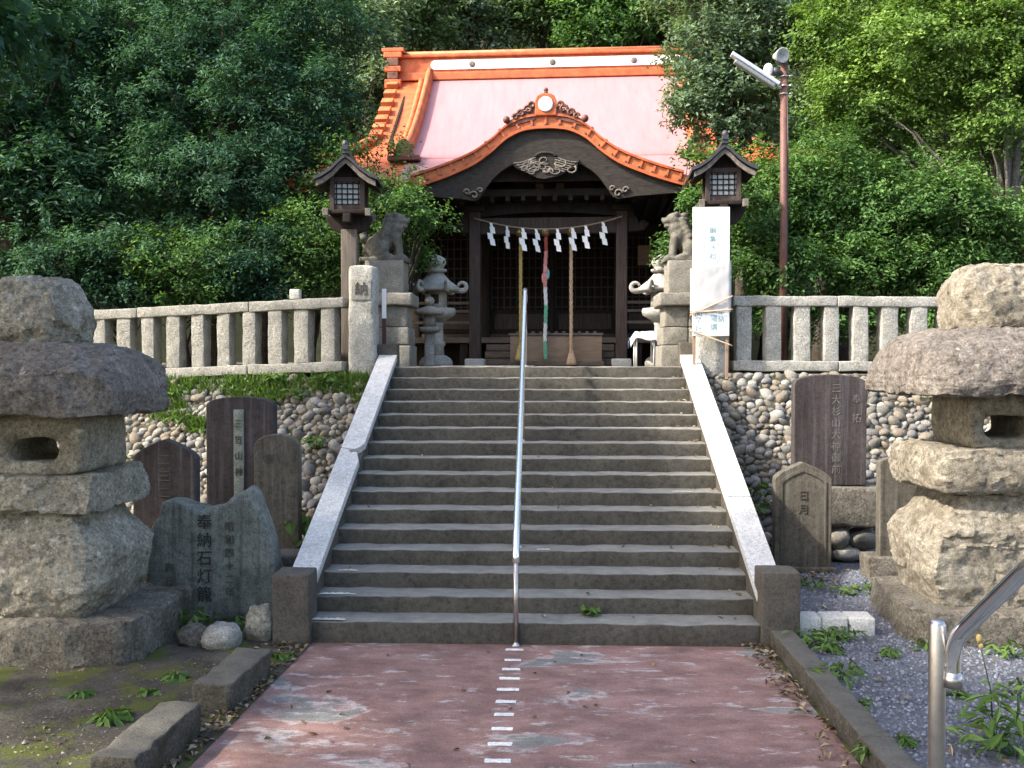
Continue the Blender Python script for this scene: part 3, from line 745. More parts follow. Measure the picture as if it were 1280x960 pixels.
# ------------------------------------------------------------------ stone fences on the terrace edge
def fence(label, A, B, n_posts, skip, mat, seed, first=.22, pitch=.432):
    A = Vector(A); B = Vector(B); L = (B - A).length; d = (B - A).normalized()
    ang = math.atan2(d.y, d.x); t = thing('stone_fence', label, 'fence', A)
    rnd = random.Random(seed)
    def at(s): return d * s
    s = 0; k = 0
    while s < L - .2:                                        # kerb and rail lengths
        ln = min(L - s, [1.55, 1.9, 1.7, 1.45][k % 4])
        c = at(s + ln / 2)
        rbox('rail_stone', M[mat], t, (c.x, c.y, c.z + 1.02), (ln / 2 - .004, .13, .078), .018, .12, .014, 4.5, seed + k, rot=(0, -math.asin(d.z) , ang))
        rbox('kerb_stone', M[mat], t, (c.x, c.y - .02, c.z + .055), (ln / 2 - .004, .165, .075), .016, .14, .014, 4.5, seed + k + 20, rot=(0, -math.asin(d.z), ang))
        s += ln; k += 1
    s = first; k = 0
    while s < L - .1:
        c = at(s)
        rbox('fence_post', M[mat], t, (c.x, c.y, c.z + .537), (.118 + rnd.uniform(-.01, .01), .11, .415), .016, .10, .012, 5, seed + k * 1.3, rotz=ang + rnd.uniform(-.05, .05))
        s += pitch; k += 1
    return t
rA = P(914, 455, Y=5.62); fence('pale rough stone post-and-rail fence along the terrace, behind the rusty lamp pole foot', (rA.x, 5.62, 2.57), (8.2, 5.78, 2.535), 14, 0, 'fence_stone', 3, .17)
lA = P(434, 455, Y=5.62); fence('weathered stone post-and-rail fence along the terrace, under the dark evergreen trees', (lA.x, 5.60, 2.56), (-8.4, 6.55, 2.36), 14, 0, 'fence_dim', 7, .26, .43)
# gate posts at the stair head
def gatepost(u0, u1, vtop, Y, label, ch, seed):
    a = P(u0, 450, Y=Y); b = P(u1, 450, Y=Y); top = P(u0, vtop, Y=Y).z; w = (b.x - a.x) / 2; c = (a.x + b.x) / 2
    t = thing('gate_post', label, 'stone post', (c, Y + .2, 2.4)); h = (top - 2.4) / 2
    rbox('shaft', M['fence_stone'], t, (0, 0, h), (w, .2, h), .07, .08, .016, 5, seed)
    pz = top - 2.4 - .50
    if ch:
        f = rbox('smooth_panel', M['carved_stone'], t, (.0, -.205, pz + .13), (w * .72, .012, .155), .006, .1, .001)
        text_col('inscription', ch, M['carve_shade'], f, 0, -.222, pz + .26, .21, .22)
    return t
gatepost(435, 469, 331, 5.42, 'tall rough stone gate post carved with one character, at the stair head', '納', 5)
gatepost(870, 911, 322, 5.42, 'rough stone gate post behind the white notice board', '奉', 11)

# ------------------------------------------------------------------ the two big natural-stone lanterns
def big_lantern(label, px, Y, zz, mats, seed, hole, flip=1, fx=0):
    """zz: heights of plinth top, body top, slab top, fire box top, cap top, finial top (from ground g0)"""
    g0, z1, z2, z3, z4, z5, z6 = zz
    c = P(px, 560, Y=Y); t = thing('stone_lantern', label, 'stone lantern', (c.x, Y, g0))
    f = lambda z: z - g0
    rings('plinth', M['plinth'], t, [(-.03, 1.20, .82, 12, 0, 0), (.06, 1.21, .83, 12, 0, 0), (f(z1) - .035, 1.20, .82, 12, 0, 0), (f(z1) - .008, 1.185, .80, 12, 0, 0), (f(z1), 1.15, .77, 12, 0, 0)], 150, .022, 2.6, seed, 6, .75, 10, (-.1, .25))
    h = z2 - z1
    rings('pedestal', M[mats[0]], t, [(f(z1) - .03, 0.741, 0.576, 8, 0, 0), (f(z1) + .02, 0.769, 0.605, 8, 0, 0), (f(z1) + h * .25, 0.864, 0.672, 8, .0, 0), (f(z1) + h * .50, 0.902, 0.701, 7, 0, 0), (f(z1) + h * .60, 0.874, 0.682, 7, 0, 0),
                                       (f(z1) + h * .80, 0.712, 0.595, 7, 0, 0), (f(z2) - .04, 0.617, 0.528, 7, 0, 0), (f(z2), 0.608, 0.518, 7, 0, 0)], 150, .03, 2.2, seed + 1, 8, .65, 14, (-.35, .9))
    rings('platform_slab', M[mats[1]], t, [(f(z2) - .01, 0.798, 0.614, 8, 0, 0), (f(z2) + .02, 0.841, 0.662, 9, 0, 0), (f(z2) + .12, 0.869, 0.691, 9, 0, 0), (f(z3) - .10, 0.874, 0.691, 9, 0, 0), (f(z3) - .015, 0.855, 0.672, 9, 0, 0), (f(z3), 0.827, 0.643, 8, 0, 0)], 150, .022, 2.8, seed + 2, 6, .75, 10, (-.15, .3))
    holed('fire_box', M[mats[1]], t, (fx, 0, 0), .50, .46, f(z3) - .02, f(z4) + .02, hole[0] - fx, f(hole[1]), .23, .112, seed, .018)
    H = z5 - z4
    rings('cap_stone', M[mats[2]], t, [(f(z4), 1.04, .83, 8, 0, 0), (f(z4) + .015, 1.075, .87, 8, 0, 0), (f(z4) + .10, 1.095, .89, 7, 0, 0), (f(z4) + H * .36, 1.085, .88, 6, 0, 0), (f(z4) + H * .58, 1.03, .84, 5, 0, 0),
                                         (f(z4) + H * .78, .96, .74, 4, 0, 0), (f(z4) + H * .92, .78, .60, 3.6, 0, 0), (f(z5), .56, .43, 3.2, 0, 0)], 150, .028, 2.2, seed + 3, 8, .65, 7, (.1, .9))
    K = z6 - z5
    if flip > 0: fs = [(f(z5) - .05, .42, .33, 5, 0, 0), (f(z5) + .01, .49, .38, 5, 0, 0), (f(z5) + K * .2, .495, .39, 5, 0, 0), (f(z5) + K * .6, .42, .35, 4.2, -.01, 0), (f(z5) + K * .88, .34, .28, 3.6, -.02, 0), (f(z5) + K * .97, .26, .22, 3.2, -.02, 0), (f(z5) + K, .15, .13, 3, -.02, 0)]
    else: fs = [(f(z5) - .05, .40, .33, 5, 0, 0), (f(z5) + .01, .49, .38, 5, 0, 0), (f(z5) + K * .45, .50, .40, 5, 0, 0), (f(z5) + K * .72, .46, .37, 3.8, .0, 0), (f(z5) + K * .90, .36, .30, 3.2, -.02, 0), (f(z5) + K * .98, .22, .2, 3, -.03, 0), (f(z5) + K, .10, .1, 2.5, -.04, 0)]
    rings('finial_stone', M[mats[3]], t, fs, 120, .035, 2.1, seed + 4, 8, .6, 12 if flip > 0 else 22)
    return t
big_lantern('huge rough stone lantern on a mossy plinth beside the upright inscribed stone', 50, -.12, (0, .41, 1.34, 1.67, 2.20, 2.84, 3.46), ('lantern_stone', 'lantern_stone', 'lantern_cap', 'lantern_stone'), 11, (.17, 1.88), 1, .13)
big_lantern('huge rough stone lantern catching sunlight, standing on the gravel behind the bent handrail', 1247, .55, (.09, .40, 1.46, 1.87, 2.37, 2.99, 3.63), ('lantern_warm', 'lantern_warm', 'lantern_cap', 'lantern_warm'), 23, (-.10, 2.06), -1, .04)

# ------------------------------------------------------------------ memorial stones
def arch(w, h, kind):
    pts = [(-w / 2, 0), (w / 2, 0)]
    if kind == 'round': rise, n = w * .34, 12
    elif kind == 'low': rise, n = w * .14, 12
    else: rise, n = w * .30, 12
    for k in range(n + 1):
        t = math.pi * k / n
        if kind == 'ogee':
            x = math.cos(t); s = (1 - abs(x)) ** .75; pts.append((w / 2 * x, h - rise + rise * (s * .8 + .2 * math.sin(t))))
        else: pts.append((w / 2 * math.cos(t), h - rise + rise * math.sin(t) ** (.8)))
    return pts
def stele(name, label, u0, u1, vtop, Y, zb, mat, kind, thick=.16, base=None, tilt=0, cat='memorial stone'):
    a = P(u0, 600, Y=Y).x; b = P(u1, 600, Y=Y).x; zt = P(u0, vtop, Y=Y).z; w = b - a
    t = thing(name, label, cat, ((a + b) / 2, Y, zb)); t.rotation_euler = (math.radians(tilt), 0, 0)
    m = MB(); m.prism(arch(w, zt - zb, kind), 0, thick); s = m.build('slab', M[mat], t, bevel=.012)
    return t, s, w, zt - zb
t, s, w, h = stele('memorial_stele', 'tall dark stele with a pale green strip, behind the rough inscribed stone', 258, 342, 496, 2.9, 0, 'stele_dark', 'low', .2)
rbox('plaque', M['plaque_green'], t, (-.01, -.002, h - .78), (.065, .012, .62), .006, .1, .003)
text_col('inscription', '三笠山神', M['carve_shade'], t, -.01, -.017, h - .2, .11, .2)
t, s, w, h = stele('memorial_stele', 'brown streaked stele with a round top, leaning by the stair side wall', 317, 373, 543, 2.05, 0, 'stele_grey', 'round', .17)
text_col('inscription', '奉  ', M['carve_shade'], t, -.08, -.004, h - .16, .14, .2)
t, s, w, h = stele('memorial_stele', 'dark round-topped stele between the lantern and the rough inscribed stone', 166, 244, 549, 1.9, 0, 'stele_dark', 'ogee', .17)
text_col('carved_character', '二三二', M['carve_shade'], t, .0, -.004, h - .12, .15, .19, split=True)
# the rough upright stone
yy = .68; a = P(180, 700, Y=yy); b = P(347, 700, Y=yy); cx = (a.x + b.x) / 2; hw = (b.x - a.x) / 2
rs = thing('inscribed_stone', 'rough grey upright stone carved with a column of dark characters', 'memorial stone', (cx, yy + .16, 0))
zz = lambda v: P(300, v, Y=yy).z
prof = [(-1, .0), (1.0, .0), (1.0, .35), (.97, .62), (.90, .85), (.78, 1.12), (.66, 1.33), (.60, 1.385), (.50, 1.39), (.42, 1.345), (.30, 1.31), (.22, 1.25), (.02, 1.20), (-.10, 1.18), (-.30, 1.215), (-.50, 1.26), (-.66, 1.27), (-.74, 1.23), (-.78, 1.08), (-.88, 1.03), (-.97, .88), (-1, .6)]
zs = zz(612) / 1.39
V = []; Fc = []; cen = Vector((0, 0, .6 * zs)); RR = [1, .97, .9, .75, .5, .25]
ny = 2
dense = []
for k in range(len(prof)):
    p, q = prof[k], prof[(k + 1) % len(prof)]
    for j in range(4): dense.append((p[0] + (q[0] - p[0]) * j / 4, p[1] + (q[1] - p[1]) * j / 4))
n = len(dense)
for side in (-1, 1):
    for ri, r in enumerate(RR):
        for (x, z) in dense:
            p = Vector((x * hw * r, 0, cen.z + (z * zs - cen.z) * r)); y = side * (.16 if ri > 1 else (.10 if ri == 0 else .148))
            p.y = y; p += disp(p, .022 if ri < 3 else .008, 3.5, 6 + side); V.append(p)
nr = len(RR)
for sidx in (0, 1):
    o = sidx * n * nr
    for r in range(nr - 1):
        for k in range(n): Fc.append((o + r * n + k, o + r * n + (k + 1) % n, o + (r + 1) * n + (k + 1) % n, o + (r + 1) * n + k))
    V.append(Vector((cen.x, (-.16, .16)[sidx], cen.z))); ci = len(V) - 1
    for k in range(n): Fc.append((o + (nr - 1) * n + k, o + (nr - 1) * n + (k + 1) % n, ci))
# centre vertices are appended after each side, so rebuild the rim bridge by explicit indices
for k in range(n):
    a0, b0 = k, (k + 1) % n; Fc.append((a0, b0, n * nr + b0, n * nr + a0))
m = MB(); 
# (side 1's rings start after side 0's rings; the two centre points sit at the very end)
m.V = [Vector(v) for v in V]; m.F = Fc
m.build('block', M['rough_grey'], rs, True)
text_col('carved_character', '奉納石灯籠', M['worn_ink'], rs, -.06, -.168, zz(640), .165, .185, split=True)
text_col('inscription', '昭和四十二年', M['carve_shade'], rs, .20, -.172, zz(648), .105, .135)
text_col('inscription', '同日一子', M['carve_shade'], rs, -.42, -.172, zz(700), .10, .135)
# right-hand group
t, s, w, h = stele('memorial_stele', 'grey stele with a pointed round top and raised border, beside the right stair wall newel', 969, 1040, 578, 2.95, .09, 'stele_grey', 'ogee', .17)
t['label'] = 'grey round-topped stele with a raised border, in front of the pedestal of the dark stele'
inner = arch(w * .74, h * .86, 'ogee'); outer = [(x / .74 * .80, z / .86 * .885) for x, z in inner]
m = MB(); m.strip([(x, z + .08) for x, z in outer[1:] + outer[:1]], [(x, z + .08) for x, z in inner[1:] + inner[:1]], -.012, .01); m.build('border', M['stele_grey'], t)
text_col('inscription', '日月', M['carve_shade'], t, 0, -.004, h - .3, .13, .17)
rbox('base_stone', M['stele_grey'], t, (.0, .08, .02), (w * .56, .16, .05), .012, .15, .008, 4, 3)
t, s, w, h = stele('memorial_stele', 'tall purple-brown stele with pale carved columns, raised on a rough pedestal', 993, 1083, 468, 3.62, 1.08, 'stele_dark', 'low', .2)
text_col('inscription', '三大杉山大神御前', M['carve_pale'], t, .07, -.002, h - .09, .125, .15, .003)
text_col('inscription', '奉拓', M['carve_pale'], t, .33, -.002, h - .14, .125, .25, .003)
rbox('pedestal', M['plinth'], t, (.12, .12, -.27), (.50, .27, .26), .05, .1, .03, 3.5, 8)
rnd = random.Random(3)
for k, (x, z, sx, sz) in enumerate([(-.28, -.68, .2, .15), (.10, -.67, .18, .16), (.44, -.70, .19, .13), (-.16, -.88, .17, .12), (.22, -.90, .19, .11), (.55, -.9, .14, .1), (-.45, -.88, .16, .12)]):
    rings('packing_stone', M['cobble'][k % 6], t, [(z - sz, .5 * sx, .12, 2.5, x, .1), (z - sz * .5, sx, .2, 2.5, x, .1), (z, sx * 1.05, .23, 2.5, x, .1), (z + sz * .6, sx * .9, .2, 2.5, x, .1), (z + sz, sx * .4, .1, 2.5, x, .1)], 20, .03, 4, k, 2)
t, s, w, h = stele('memorial_stele', 'slim grey stele on a base block, half hidden by the sunlit lantern', 1100, 1166, 571, 2.65, .34, 'stele_grey', 'low', .15)
text_col('inscription', '大三', M['carve_shade'], t, .07, -.004, h - .45, .13, .2)
rbox('base_stone', M['plinth'], t, (.0, .07, -.12), (w * .75, .2, .14), .02, .12, .015, 4, 13)

# loose stones by the left plinth and pale blocks by the right newel
def rock(label, u, v, Y, hx, hz, mat, seed, hy=.16, group=None, z0=0.):
    p = P(u, v, Y=Y); z = max(z0 + hz * .85, p.z) 
    o = rings('rock', M[mat], None, [(-hz, hx * .5, hy * .5, 2.4, 0, 0), (-hz * .6, hx * .92, hy * .92, 2.6, 0, 0), (0, hx, hy, 2.8, 0, 0), (hz * .6, hx * .88, hy * .88, 2.6, 0, 0), (hz, hx * .45, hy * .45, 2.4, 0, 0)], 26, .035, 4.5, seed, 3)
    o.location = (p.x, Y, z0 + hz * .9); return tag(o, label, 'rock', group)
rock('tall pale boulder wedged against the stair newel block', 326, 790, .0, .15, .185, 'lantern_stone', 3, .14)
rock('light mottled boulder between the plinth and the upright boulder', 278, 803, -.25, .17, .125, 'carved_stone', 5, .15)
rock('dark low boulder touching the corner of the mossy plinth', 242, 806, -.15, .15, .11, 'plinth', 9, .15)
for k, (u, hx) in enumerate(((1004, .15), (1040, .115), (1073, .12))):
    p = P(u, 790, Y=.22)
    o = rbox('edging_stone', M['pale_stone'], None, (p.x, .22, .09 + .07), (hx, .12, .10), .02, .08, .014, 5, k + 4)
    tag(o, ['long pale edging stone next to the stair newel', 'short pale edging stone in the middle of the row', 'pale edging stone touching the sunlit lantern plinth'][k], 'stone', 'pale edging stones on the gravel')
p = P(352, 722, Y=1.2)
o = rbox('stone_block', M['newel'], None, (p.x - .05, 1.3, .3), (.24, .2, .32), .03, .1, .015, 4, 31); tag(o, 'low dark stone block between the brown stele and the stair wall', 'stone')

# ------------------------------------------------------------------ the shrine hall (local: x right, y back, z up from the terrace)
HY = 11.05
hall = thing('shrine_hall', 'dark timber shrine hall with a pink metal roof, orange ridges and a curved porch gable', 'shrine', (.16, HY, TOPZ), math.radians(-2.5))
for sx in (-1, 1):
    ps = rbox('pillar', M['wood'], hall, (sx * 1.5, 0, 1.66), (.115, .115, 1.52), .02, .4, .0, rotz=0)
    rbox('pillar_base', M['pale_stone'], ps, (sx * 1.5, 0, .05), (.2, .2, .10), .03, .1, .006, 4, 2)
    m = MB(); m.box(sx * 1.5 - .2, sx * 1.5 + .2, -.2, .2, 3.16, 3.28); m.box(sx * 1.5 - .3, sx * 1.5 + .3, -.13, .13, 3.283, 3.43); m.box(sx * 1.5 - .13, sx * 1.5 + .13, -.55, .4, 3.433, 3.56)
    m.build('bracket', M['dark_wood'], hall, bevel=.02)
    m = MB(); n_ = [(sx * 1.62, 2.72), (sx * 1.95, 2.76), (sx * 2.06, 2.9), (sx * 1.92, 2.98), (sx * 1.84, 2.9), (sx * 1.80, 3.06), (sx * 1.62, 3.06)]
    m.prism(n_, -.08, .08); m.build('beam_nose', M['dark_wood'], hall, bevel=.015)
rbox('tie_beam', M['wood'], hall, (0, 0, 2.87), (1.385, .09, .165), .02, .4)
m = MB(); A = [(x, 3.26 + .10 * math.cos(x * 1.05)) for x in np.linspace(-1.75, 1.75, 15)]; B = [(x, z - .22) for x, z in A]; m.strip(A, B, -.10, .10); m.build('rainbow_beam', M['dark_wood'], hall)
m = MB(); A = [(x, 3.62 + .06 * math.cos(x * 1.05)) for x in np.linspace(-2.1, 2.1, 15)]; B = [(x, z - .2) for x, z in A]; m.strip(A, B, -.14, .10); m.build('purlin', M['grey_wood'], hall)
for x in (-.16, .25):
    m = MB(); m.box(x - .08, x + .08, -.22, -.145, 3.58, 3.70); m.build('beam_end', M['box_wood'], hall, bevel=.01)
m = MB(); m.prism([(-.75, 3.36), (.75, 3.36), (.5, 3.44), (.3, 3.58), (-.3, 3.58), (-.5, 3.44)], -.12, -.04); m.build('frog_leg_strut', M['dark_wood'], hall, bevel=.015)

# porch gable: outline in photo pixels either side of the centre, turned into metres at the eave
EY = -1.1; SC = 19.25 / F; zpx = lambda v: (455 - v) * SC + (2.65 - TOPZ)
outer = [(0, 163), (18, 164), (32, 167), (48, 175), (58, 183), (68, 192), (90, 207), (120, 220), (146, 229), (170, 236)]
inner = [(0, 198), (16, 199), (30, 202), (44, 207), (56, 214), (66, 223), (76, 236), (86, 251), (112, 247), (170, 243)]
def smooth_pts(p, n=4):
    out = []
    for i in range(len(p) - 1):
        p0 = p[max(i - 1, 0)] if i else (-p[1][0], p[1][1]); p1, p2 = p[i], p[i + 1]; p3 = p[min(i + 2, len(p) - 1)]
        for k in range(n):
            t = k / n; out.append(tuple(.5 * (2 * p1[j] + (p2[j] - p0[j]) * t + (2 * p0[j] - 5 * p1[j] + 4 * p2[j] - p3[j]) * t * t + (3 * p1[j] - p0[j] - 3 * p2[j] + p3[j]) * t ** 3) for j in (0, 1)))
    return out + [p[-1]]
OH = [(x * SC, zpx(v)) for x, v in smooth_pts(outer)]; IH = [(x * SC, zpx(v)) for x, v in inner]
OUT = [(-x, z) for x, z in OH[:0:-1]] + OH
def zin(x):
    x = abs(x)
    for (a, b), (c, d) in zip(IH[:-1], IH[1:]):
        if a <= x <= c: return b + (d - b) * (x - a) / max(c - a, 1e-6)
    return IH[-1][1]
OUTZ = lambda x: np.interp(abs(x), [p[0] for p in OH], [p[1] for p in OH])
INN = [(x, min(zin(x), z - .06)) for x, z in OUT]
m = MB(); m.strip(OUT, INN, EY + .06, EY + .17); m.build('bargeboard', M['grey_wood'], hall)
m = MB(); m.strip([(x, z - .002) for x, z in OUT], [(x, z - .10) for x, z in OUT], EY + .17, 2.4); m.build('porch_ceiling', M['dark_wood'], hall)
m = MB(); m.strip([(x, z - .05) for x, z in OUT if abs(x) < 2.1], [(x, min(3.66, z - .1)) for x, z in OUT if abs(x) < 2.1], -.76, -.70); m.build('gable_panel', M['dark_wood'], hall)
# curved orange roof skin with raised tile edge
up = lambda h: [(x * (1 + .012 * h / .1), z + h * (1.0 if abs(x) < 2.2 else .8)) for x, z in OUT]
m = MB(); m.strip(up(.055), up(0), EY - .03, 2.9); m.build('gable_edge', M['orange_roof'], hall)
m = MB(); m.strip(up(.26), up(.06), EY + .05, 2.9); m.build('porch_roof', M['orange_edge'], hall)
NT = 21
for k in range(NT):
    x = -2.55 + 5.1 * k / (NT - 1); z = OUTZ(x); sl_ = (OUTZ(x + .05) - OUTZ(x - .05)) / .1
    m = MB(); m.box(x - .025, x + .025, EY + .02, EY + .8, z + .05, z + .262, (0, -math.atan(sl_), 0), (x, EY, z)); m.build('edge_tile_rib', M['orange_roof'], hall, bevel=.01)
    m = MB(); m.lathe([(.032, 0), (.034, .008), (.014, .014)], 10)
    V = [Vector((x + v.x, EY - .015 - v.z, z + .075 + v.y)) for v in m.V]; m.V = V; m.build('tile_end', M['ridge_dark'], hall, True)
m = MB(); m.strip([(x, z + .295) for x, z in up(0)], [(x, z + .25) for x, z in up(0)], EY - .0, EY + .14); m.build('edge_roll', M['orange_roof'], hall)
# ridge-end ornament: disc in a housing with scrolls
oz = OUTZ(0) + .27
m = MB(); m.prism([(-.21, oz - .02), (.21, oz - .02), (.21, oz + .26), (.17, oz + .36), (.08, oz + .41), (-.08, oz + .41), (-.17, oz + .36), (-.21, oz + .26)], EY - .02, EY + .3); orn = m.build('ridge_ornament', M['orange_roof'], hall, bevel=.02)
m = MB(); m.lathe([(.145, 0), (.145, .02), (.13, .028)], 24); m.V = [Vector((v.x, EY - .022 - v.z, oz + .19 + v.y)) for v in m.V]; m.build('disc', M['white_band'], orn, True)
m = MB(); m.tube([(0, EY + .1, oz + .40), (0, EY + .1, oz + .50)], [.05, .03], 8); m.ell((0, EY + .1, oz + .5), (.045, .045, .05)); m.build('knob', M['ridge_dark'], orn, True)
for s_ in (-1, 1):
    m = MB()
    for cx, cz, r in ((.34, .10, .085), (.48, .03, .075), (.59, -.04, .06), (.27, .18, .07)):
        sp = [(s_ * (cx + r * (1 - t / 14) * math.cos(t * .62)), EY - .0, oz + cz + r * (1 - t / 14) * math.sin(t * .62)) for t in range(14)]
        m.tube(sp, [.036 - .0016 * t for t in range(14)], 6)
    m.prism([(s_ * .2, oz - .08), (s_ * .74, oz - .22), (s_ * .70, oz - .10), (s_ * .48, oz + .05), (s_ * .2, oz + .17)], EY + .02, EY + .16)
    m.build('scroll', M['ridge_dark'], orn)
    m = MB(); m.ell((s_ * .76, EY, oz - .09), (.07, .08, .075)); m.build('scroll_tip', M['ridge_dark'], orn, True)
# carved pendant in the gable
gz = zpx(211)
m = MB(); outl = [(-.66, .13), (-.42, .19), (-.2, .21), (.0, .26), (.2, .22), (.42, .19), (.66, .14), (.60, -.02), (.40, -.09), (.28, -.16), (.12, -.20), (-.02, -.23), (-.16, -.21), (-.30, -.13), (-.46, -.07), (-.60, .01)]
m.prism([(x, gz + z) for x, z in outl], EY - .02, EY + .055); pend = m.build('pendant', M['grey_wood'], hall, bevel=.01)
rnd = random.Random(8); m = MB()
for k in range(15):
    cx = rnd.uniform(-.5, .5); cz = rnd.uniform(-.12, .16) * (1 - abs(cx)); r = rnd.uniform(.05, .11); ph = rnd.uniform(0, 6); sg = rnd.choice((-1, 1))
    m.tube([(cx + sg * r * (1 - t / 16) * math.cos(t * .55 + ph) * 1.3, EY - .03, gz + cz + r * (1 - t / 16) * math.sin(t * .55 + ph)) for t in range(12)], [.022 - .0012 * t for t in range(12)], 6)
for k in range(6):
    zz0 = .15 - .045 * k
    for s_ in (-1, 1): m.tube([(s_ * x, EY - .025, gz + zz0 + .03 * math.sin(x * 9) - .1 * (x - .2)) for x in np.linspace(.18, .62 - .05 * k, 8)], .014, 6)
m.build('cloud_carving', M['carving'], pend, True)
m = MB(); m.tube([(.20 * math.cos(t) , EY - .03, gz + .19 + .09 * math.sin(t)) for t in np.linspace(.1, 3.04, 12)], .03, 8); m.build('arched_crest', M['grey_wood'], pend, True)
# cusp carvings at the bargeboard feet
for s_ in (-1, 1):
    m = MB()
    for cx, cz, r in ((1.40, zpx(244), .09), (1.54, zpx(240), .07), (1.28, zpx(238), .06)):
        m.tube([(s_ * (cx + r * (1 - t / 14) * math.cos(t * .6)), EY + .04, cz + r * (1 - t / 14) * math.sin(t * .6)) for t in range(12)], .02, 6)
    m.build('foot_carving', M['carving'], hall, True)
# side rafters under the porch eaves
for s_ in (-1, 1):
    for k in range(5):
        m = MB(); x = s_ * (1.75 + .19 * k); z = OUTZ(x) - .17; m.box(x - .035, x + .035, EY + .2, 2.2, z - .05, z + .05); m.build('rafter', M['dark_wood'], hall)

# main roof: gently sagging slopes, pink sheets between the descending ridges, orange outside
RY, RZ, EVY, EVZ = 3.8, 7.05, -.62, 3.72
def prof_(v): return RY + (EVY - RY) * v, RZ + (EVZ - RZ) * v - .34 * math.sin(math.pi * v) * (1 - .25 * v)
def halfw(v): return 3.95 if v < .55 else 3.95 + 1.75 * ((v - .55) / .45) ** 1.15
def lift(x, v): return .28 * max(0, (abs(x) - 3.4) / 2.3) ** 2 * max(0, (v - .5) / .5)
def sheet(name, mat, v0, v1, xa, xb, side, off=0., nv=10, nx=8):
    V = []; Fc = []
    for lay in (0, -.05):
        for j in range(nv + 1):
            v = v0 + (v1 - v0) * j / nv; y, z = prof_(v)
            if side < 0: y = 2 * RY - y
            a, b = (f(v) if callable(f) else f for f in (xa, xb))
            for i in range(nx + 1):
                x = a + (b - a) * i / nx; V.append((x, y, z + lift(x, v) + off + lay))
    n = (nv + 1) * (nx + 1)
    for j in range(nv):
        for i in range(nx):
            q = (j * (nx + 1) + i, j * (nx + 1) + i + 1, (j + 1) * (nx + 1) + i + 1, (j + 1) * (nx + 1) + i)
            Fc += [q[::-1] , tuple(n + k for k in q)]
    for i in range(nx):
        q = nv * (nx + 1) + i; Fc.append((q, q + 1, n + q + 1, n + q)); Fc.append((i, i + 1, n + i + 1, n + i))
    m = MB(); m.add(V, Fc); return m.build(name, M[mat], hall, True)
for side in (1, -1):
    sheet('roof_sheet', 'pink_roof', 0, .735, -3.02, 3.02, side, .02)
    sheet('roof_sheet', 'pink_roof', .73, 1.0, -3.02, 3.02, side, .0)
    for s_ in (-1, 1): sheet('roof_wing', 'orange_roof', 0, 1.0, s_ * 3.02, (lambda v, s=s_: s * halfw(v)), side, -.012, 16, 6)
for s_ in (-1, 1):
    y55, z55 = prof_(.55); w1 = halfw(1)
    m = MB(); lz = EVZ + lift(w1, 1)
    V = [(s_ * 3.9, y55, z55 - .02), (s_ * 3.9, 2 * RY - y55, z55 - .02), (s_ * w1, 2 * RY - EVY, lz), (s_ * w1, EVY, lz)]
    m.add(V + [(a, b, c - .06) for a, b, c in V], [(0, 1, 2, 3), (7, 6, 5, 4), (2, 6, 7, 3), (0, 4, 5, 1), (1, 5, 6, 2), (3, 7, 4, 0)]); m.build('hip_skirt', M['orange_roof'], hall)
    m = MB(); m.prism([(y55, z55), (RY, RZ - .1), (2 * RY - y55, z55)], min(s_ * 3.55, s_ * 3.6), max(s_ * 3.55, s_ * 3.6), 'yz'); m.build('gable_wall', M['dark_wood'], hall)
    # stacked rake tiles at the gable edge
    for k in range(7):
        v = .06 + .07 * k; y, z = prof_(v); m = MB(); m.box(s_ * 3.78, s_ * 4.06, y - .16, y + .10, z - .03, z + .10, (math.radians(35), 0, 0)); m.build('rake_tile', M['orange_edge'], hall, bevel=.015)
    # descending ridge and hip ridge
    m = MB(); pts = [prof_(.02 + .74 * k / 10) for k in range(11)]
    for dx, hh, ww in ((0, .26, .10),): m.add([(s_ * 3.05 + e * ww, y, z + q) for y, z in pts for e, q in ((-1, -.02), (1, -.02), (.8, hh), (-.8, hh))],
        [(4 * i + a, 4 * i + b, 4 * i + 4 + b, 4 * i + 4 + a) for i in range(10) for a, b in ((0, 1), (1, 2), (2, 3), (3, 0))] + [(0, 1, 2, 3), (40, 41, 42, 43)])
    m.build('descending_ridge', M['orange_roof'], hall, bevel=.02)
    m = MB(); m.tube([(s_ * 3.05, y, z + .28) for y, z in pts], .06, 8); m.build('ridge_roll', M['orange_edge'], hall, True)
    m = MB(); m.tube([(s_ * 3.24, y, z + .04) for y, z in pts], .07, 8); m.build('ridge_roll', M['orange_edge'], hall, True)
    y, z = pts[-1]; m = MB(); m.box(s_ * 3.05 - .34, s_ * 3.05 + .34, y - .22, y + .06, z - .02, z + .09); m.prism([(s_ * 3.05 - .22, z + .09), (s_ * 3.05 + .22, z + .09), (s_ * 3.05 + .14, z + .38), (s_ * 3.05, z + .46), (s_ * 3.05 - .14, z + .38)], y - .14, y + .02); m.build('ridge_end_tile', M['ridge_dark'], hall, bevel=.02)
    m = MB(); hp = []
    for k in range(9):
        v = .5 + .5 * k / 8; y, z = prof_(v); hp.append(Vector((s_ * halfw(v), y, z + lift(halfw(v), v) + .08)))
    m.tube(hp, .11, 8); m.build('hip_ridge', M['orange_edge'], hall, True)
